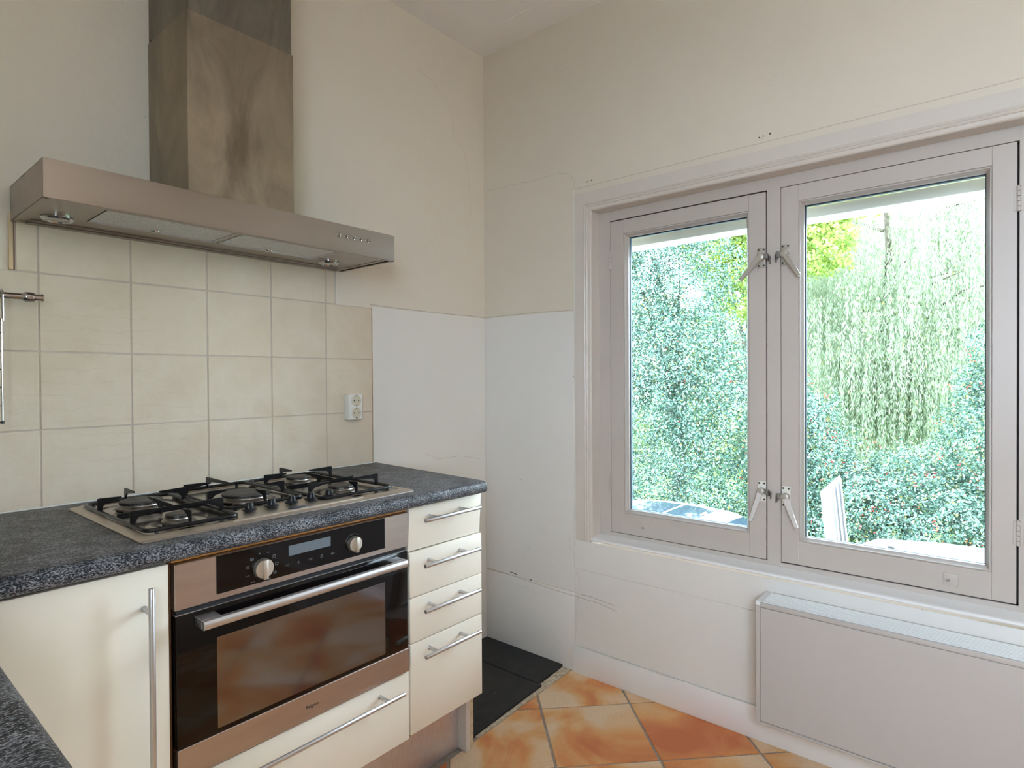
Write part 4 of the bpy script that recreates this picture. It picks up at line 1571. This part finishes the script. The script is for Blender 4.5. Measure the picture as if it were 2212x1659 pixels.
tree('holly_tree', 'tall dense blue-green holly tree filling the left window pane', 'tree', (7.6, 2.5, GZo), (.14, 4.2),
     [(7.5, 2.6, .3, 1.3, 1.7, 2.0), (7.3, 1.5, .1, 1.0, .95, 1.7), (7.4, 2.7, 2.2, 1.1, 1.25, 1.5), (7.2, 2.1, 1.3, .9, 1.0, 1.2), (7.5, 3.6, 1.2, 1.2, 1.3, 2.4), (7.6, 2.9, 3.7, 1.0, 1.1, 1.2), (7.6, 3.9, 3.2, 1.0, 1.0, 1.4), (8.0, 3.3, 4.6, .9, 1.2, 1.2), (7.8, 2.2, 3.0, .8, .8, .9), (6.9, 2.0, -.8, .9, 1.6, .9)],
     150000, M_holly, .040, .55, holly_tint, 130)
tree('holly_bush', 'holly bush with red berries at the left of the right window pane', 'bush', (7.0, .25, GZo), (.08, 1.8),
     [(7.0, .35, -.2, .8, .75, 1.35), (6.8, -.05, -.7, .7, .7, 1.0), (6.9, .55, .6, .55, .45, .60)],
     48000, M_holly, .036, .55, holly_tint, 330)
tree('holly_bush', 'low broad holly bush with red berries in the middle of the right window pane', 'bush', (6.7, -.9, GZo), (.08, 1.2),
     [(6.6, -.75, -.75, .8, .85, 1.0), (6.5, -1.3, -.70, .8, .8, 1.0), (6.9, -.95, -.25, .6, .6, .55)],
     44000, M_holly, .034, .55, holly_tint, 300)
tree('holly_bush', 'tall holly bush with red berries at the right of the right window pane', 'bush', (7.1, -2.0, GZo), (.10, 2.6),
     [(7.1, -2.1, -.1, .9, .85, 1.6), (7.0, -1.65, .35, .6, .42, 1.0), (7.1, -2.05, 1.3, .7, .55, .8), (6.9, -2.9, .3, .9, .9, 2.0)],
     62000, M_holly, .036, .55, holly_tint, 520)
tree('maple_tree', 'yellow-green tree crown seen high between both window panes', 'tree', (9.6, 1.75, GZo), (.13, 4.6),
     [(9.3, 1.30, 3.9, .9, 1.05, .85), (9.2, .75, 3.5, .7, .70, .60), (9.4, 1.9, 4.5, .9, 1.0, .8), (9.3, 1.9, 3.0, .7, .70, .75), (9.3, .55, 4.3, .7, .9, .6), (9.3, 2.3, 3.8, .8, .8, .9)],
     42000, M_maple, .060, .7, None, 0, spread=1.2, limbs=14)

# weeping willow: trunk, arching boughs and hanging strands
wt = thing('willow_tree', (11.4, -.15, GZo), 'pale green weeping willow with hanging strands behind the right window pane', 'tree')
m = MB()
m.tube([(11.4, -.15, GZo), (11.35, -.05, -.3), (11.3, .05, .9), (11.4, 0, 2.2), (11.3, -.1, 3.6), (11.5, 0, 4.8)], [.11, .10, .09, .08, .06, .03], 10)
tops = []
for k in range(110):
    a = random.random() * 2 * math.pi
    lev = random.random()
    z0 = 1.0 + lev * 3.6
    reach = (1.0 + 1.3 * random.random()) * (1.15 - .15 * lev)
    c_ = Vector((11.4 + math.cos(a) * reach, -.1 + math.sin(a) * reach * 1.35, z0 + .55 + random.random() * .6))
    mid = Vector((11.35, 0, z0)).lerp(c_, .55) + Vector((0, 0, .35))
    if k % 9 == 0:
        m.tube([(11.35, 0, z0), mid, c_], [.035, .02, .006], 5)
    tops.append((Vector((11.35, 0, z0)), mid, c_))
for k in range(26):     # lower, nearer shoulder of the tree
    a = random.uniform(2.2, 4.1)
    c_ = Vector((11.0 + math.cos(a) * (.9 + random.random() * .5), -.1 + math.sin(a) * (1.2 + .5 * random.random()), 1.35 + random.random() * .35))
    tops.append((Vector((11.3, 0, 1.6)), Vector((11.3, 0, 1.9)).lerp(c_, .5) + Vector((0, 0, .25)), c_))
m.build('trunk', M_bark, wt)
PP, NN = [], []
for (a, b, c_) in tops:
    for s_ in range(34):
        t_ = .35 + .65 * rng.random()
        q = (a.lerp(b, t_)).lerp(b.lerp(c_, t_), t_)
        st = np.array(q) + rng.normal(size=3) * np.array([.10, .14, .05])
        ln = 1.1 + 1.3 * rng.random()
        nl = int(ln * 34)
        u = np.sort(rng.random(nl))
        sway = rng.normal(size=2) * .05
        p = np.stack([st[0] + sway[0] * u + rng.normal(size=nl) * .014, st[1] + sway[1] * u + rng.normal(size=nl) * .014, st[2] - ln * u], 1)
        PP.append(p)
        NN.append(np.stack([rng.normal(size=nl) - .4, rng.normal(size=nl), rng.normal(size=nl) * .35], 1))
PP, NN = np.concatenate(PP), np.concatenate(NN)
kp = PP[:, 2] > GZo + .1
PP, NN = PP[kp], NN[kp]
N0 = len(PP)
# willow leaves hang: build with their long axis near vertical
nrm_ = NN / np.linalg.norm(NN, axis=1, keepdims=True)


def hanging_leaves(name, mat, pos, nrm, size, aspect, tint, parent):
    N = len(pos)
    t = np.tile(np.array([0, 0, -1.0]), (N, 1)) + rng.normal(size=(N, 3)) * .28
    t /= np.linalg.norm(t, axis=1, keepdims=True)
    s = np.cross(nrm, t)
    s /= (np.linalg.norm(s, axis=1, keepdims=True) + 1e-9)
    Ls = size[:, None]
    v = np.empty((N, 4, 3), np.float32)
    v[:, 0] = pos
    v[:, 1] = pos + t * Ls * .45 + s * Ls * aspect * .5
    v[:, 2] = pos + t * Ls
    v[:, 3] = pos + t * Ls * .45 - s * Ls * aspect * .5
    me = bpy.data.meshes.new(name)
    me.vertices.add(N * 4)
    me.vertices.foreach_set('co', v.reshape(-1))
    me.loops.add(N * 4)
    me.loops.foreach_set('vertex_index', np.arange(N * 4, dtype=np.int32))
    me.polygons.add(N)
    me.polygons.foreach_set('loop_start', np.arange(0, N * 4, 4, dtype=np.int32))
    at = me.attributes.new('leaf_tint', 'FLOAT', 'POINT')
    at.data.foreach_set('value', np.repeat(tint, 4).astype(np.float32))
    me.update()
    me.validate()
    me.materials.append(mat)
    o = bpy.data.objects.new(name, me)
    C.objects.link(o)
    o.parent = parent
    o.matrix_parent_inverse = Matrix.Translation(-world_loc(parent))
    o['kind'] = 'stuff'
    return o


hanging_leaves('foliage', M_willow, PP, nrm_, rng.uniform(.05, .10, N0), .20, rng.random(N0), wt)

tree('far_tree', 'pale green tree behind the weeping willow', 'tree', (16.5, -2.0, GZo), (.2, 4),
     [(16.5, -1.2, .4, 1.6, 2.6, 2.2), (16.6, -3.2, 2.0, 1.6, 2.2, 2.6), (16.5, 1.6, 1.8, 1.6, 2.2, 2.4), (16.5, .4, 4.6, 1.6, 2.6, 2.0), (16.5, -3.6, 4.6, 1.5, 1.6, 1.6)], 52000, M_far, .13, .6, None, 0)
tree('far_tree', 'pale green tree behind the tall holly, seen through its gaps', 'tree', (16.0, 5.5, GZo), (.2, 4),
     [(16.0, 4.4, 1.0, 1.6, 2.3, 2.6), (16.0, 7.4, 1.4, 1.6, 2.3, 2.8)], 20000, M_far, .13, .6, None, 0)


# ------------------------------------------------------------------ cars parked below the window
def car(y_roof, x_c, zr, label, flip, fin):
    """small hatchback; length along y. y_roof = middle of the roof. flip=+1 nose toward +y"""
    t = thing('car', (x_c, y_roof, GZo), label, 'car')
    s = flip

    def Y(v):
        return y_roof + s * v
    # side silhouette (along length v, height above ground)
    H = zr - GZo
    st = [  # v, z_low, z_high, half width low, half width top
        (-1.55, .35, .62, .70, .66), (-1.50, .25, .88, .80, .70), (-1.30, .22, 1.00, .86, .62), (-.98, .20, H - .16, .88, .60), (-.72, .20, H - .035, .88, .60),
        (-.35, .20, H - .004, .88, .61), (.10, .20, H, .88, .61), (.50, .20, H - .030, .88, .60), (.80, .20, H - .13, .88, .59), (1.30, .20, 1.02, .88, .66),
        (1.60, .20, .96, .88, .68), (2.10, .22, .86, .85, .64), (2.30, .28, .72, .76, .60), (2.36, .36, .56, .66, .55)]
    bm = bmesh.new()
    rings = []
    for (v, zl, zh, wl, wt_) in st:
        belt = min(zh, .95)
        ring = []
        pr_ = [(wl * .92, zl), (wl, zl + .12), (wl, .60 if zh > .6 else zl + .2), (wl * .97, belt * .96), (wt_ + (wl * .97 - wt_) * (.75 if zh > 1.1 else .95), belt + (zh - belt) * .12), (wt_ + .03, zh - .045 * (zh > 1.1) - .01), (wt_ - .06, zh - .012), (wt_ * .5, zh + .012), (0, zh + .018)]
        for (xx, zz) in pr_:
            ring.append(Vector((x_c + xx, Y(v), GZo + zz)))
        for (xx, zz) in pr_[-2::-1]:
            ring.append(Vector((x_c - xx, Y(v), GZo + zz)))
        rings.append([bm.verts.new(p) for p in ring])
    nn = len(rings[0])
    for A, B in zip(rings, rings[1:]):
        for k in range(nn - 1):
            bm.faces.new((A[k], A[k + 1], B[k + 1], B[k]))
        bm.faces.new((A[nn - 1], A[0], B[0], B[nn - 1]))
    bm.faces.new(rings[0])
    bm.faces.new(rings[-1][::-1])
    m = MB(); m.bm.free(); m.bm = bm
    body = m.build('body', M_car, t, smooth=.7)

    def patch(name, v0, v1, w0, w1, lift=.006):
        """curved glass sheet over the roof line between v0..v1 with half widths w0..w1"""
        q = MB()
        n1, n2 = 10, 8
        g2 = []
        for i in range(n1 + 1):
            v = v0 + (v1 - v0) * i / n1
            wv = w0 + (w1 - w0) * i / n1
            # roof height by interpolation
            for (A_, B_) in zip(st, st[1:]):
                if A_[0] <= v <= B_[0]:
                    f_ = (v - A_[0]) / (B_[0] - A_[0])
                    zh = A_[2] + (B_[2] - A_[2]) * f_
                    wt2 = A_[4] + (B_[4] - A_[4]) * f_
            row = []
            for j in range(n2 + 1):
                u = -1 + 2 * j / n2
                xx = u * wv
                aa = abs(xx)
                hw = wt2
                prf = [(0, .018), (hw * .5, .012), (hw - .06, -.012), (hw + .03, -.055 if zh > 1.1 else -.02)]
                zz = prf[-1][1]
                for (p_, q_) in zip(prf, prf[1:]):
                    if p_[0] <= aa <= q_[0]:
                        zz = p_[1] + (q_[1] - p_[1]) * (aa - p_[0]) / (q_[0] - p_[0])
                row.append(q.bm.verts.new((x_c + xx, Y(v), GZo + zh + zz + lift)))
            g2.append(row)
        for A_, B_ in zip(g2, g2[1:]):
            for j in range(n2):
                q.bm.faces.new((A_[j], A_[j + 1], B_[j + 1], B_[j]))
        q.build(name, M_car_glass, t, smooth=1.2)
    if fin:
        patch('roof_glass', -.16, .28, .34, .34)
        patch('roof_glass', -.56, -.20, .34, .34)
    patch('rear_window', -1.26, -.80, .60, .52, .008)
    patch('windscreen', .84, 1.27, .50, .60, .008)
    for sd in (-1, 1):
        q = MB()
        for (a0, a1, b0, b1) in ((-.90, -.10, -.70, -.10), (-.04, 1.05, -.04, .62)):
            xs = x_c + sd * .895
            xt = x_c + sd * .655
            vs = [q.bm.verts.new(p) for p in [(xs - sd * .03, Y(a0), GZo + .98), (xs - sd * .03, Y(a1), GZo + .98), (xt, Y(b1), GZo + H - .10), (xt, Y(b0), GZo + H - .10)]]
            q.bm.faces.new(vs)
        q.build('side_windows', M_car_glass, t, smooth=0)
        for v in (-1.02, 1.52):
            MB().cyl((x_c + sd * .70, Y(v), GZo + .30), (x_c + sd * .90, Y(v), GZo + .30), .30, seg=28, bev=.02).build('wheel', M_tyre, t)
        MB().lathe((x_c + sd * .97, Y(.95), GZo + 1.0), [(0, -.08), (.07, -.06), (.10, 0), (.07, .06), (0, .08)], axis=(0, 1, 0), seg=14).build('door_mirror', M_car, t)
    q = MB()
    q.prism([(0, 0), (.09, 0), (.03, .035), (.012, .035)], (x_c - .008, Y(-.60), GZo + H + .008), (0, s, 0), (0, 0, 1), (1, 0, 0), .016, .002)
    q.build('aerial_fin', M_car if fin else M_tyre, t)
    return t


car(1.25, 4.30, -.295, 'white car with a dark glass roof below the left window pane', 1, True)
car(-1.88, 2.40, .095, 'white car with a plain white roof below the right window pane', -1, False)

# white leaning post outside the right pane
po = thing('white_post', (1.20, -1.22, GZo), 'white slanted-top post standing outside the right window pane', 'post')
tilt = Matrix.Translation((1.20, -1.205, .733)) @ Matrix.Rotation(math.radians(-5.5), 4, 'X') @ Matrix.Rotation(math.radians(22), 4, 'Z') @ Matrix.Diagonal((.7, .56, .93, 1))
m = MB()
m.prism([(-.085, -2.40), (.085, -2.40), (.085, .0), (-.085, -.085)], (0, 0, 0), (0, -1, 0), (0, 0, 1), (1, 0, 0), .022, .003)
bmesh.ops.transform(m.bm, matrix=tilt, verts=m.bm.verts)
m.build('board', M_post, po)
m = MB()
for (a, b) in ((-.085, -.070), (.012, .024), (.040, .055), (.072, .085)):
    m.box(-.026, .0, -a, -b, -2.38, -.09 + (a + .085) * .5, .002)
m.box(-.028, .0, -.085, .085, -.56, -.535, .002)
bmesh.ops.transform(m.bm, matrix=tilt, verts=m.bm.verts)
m.build('batten', M_post, po)
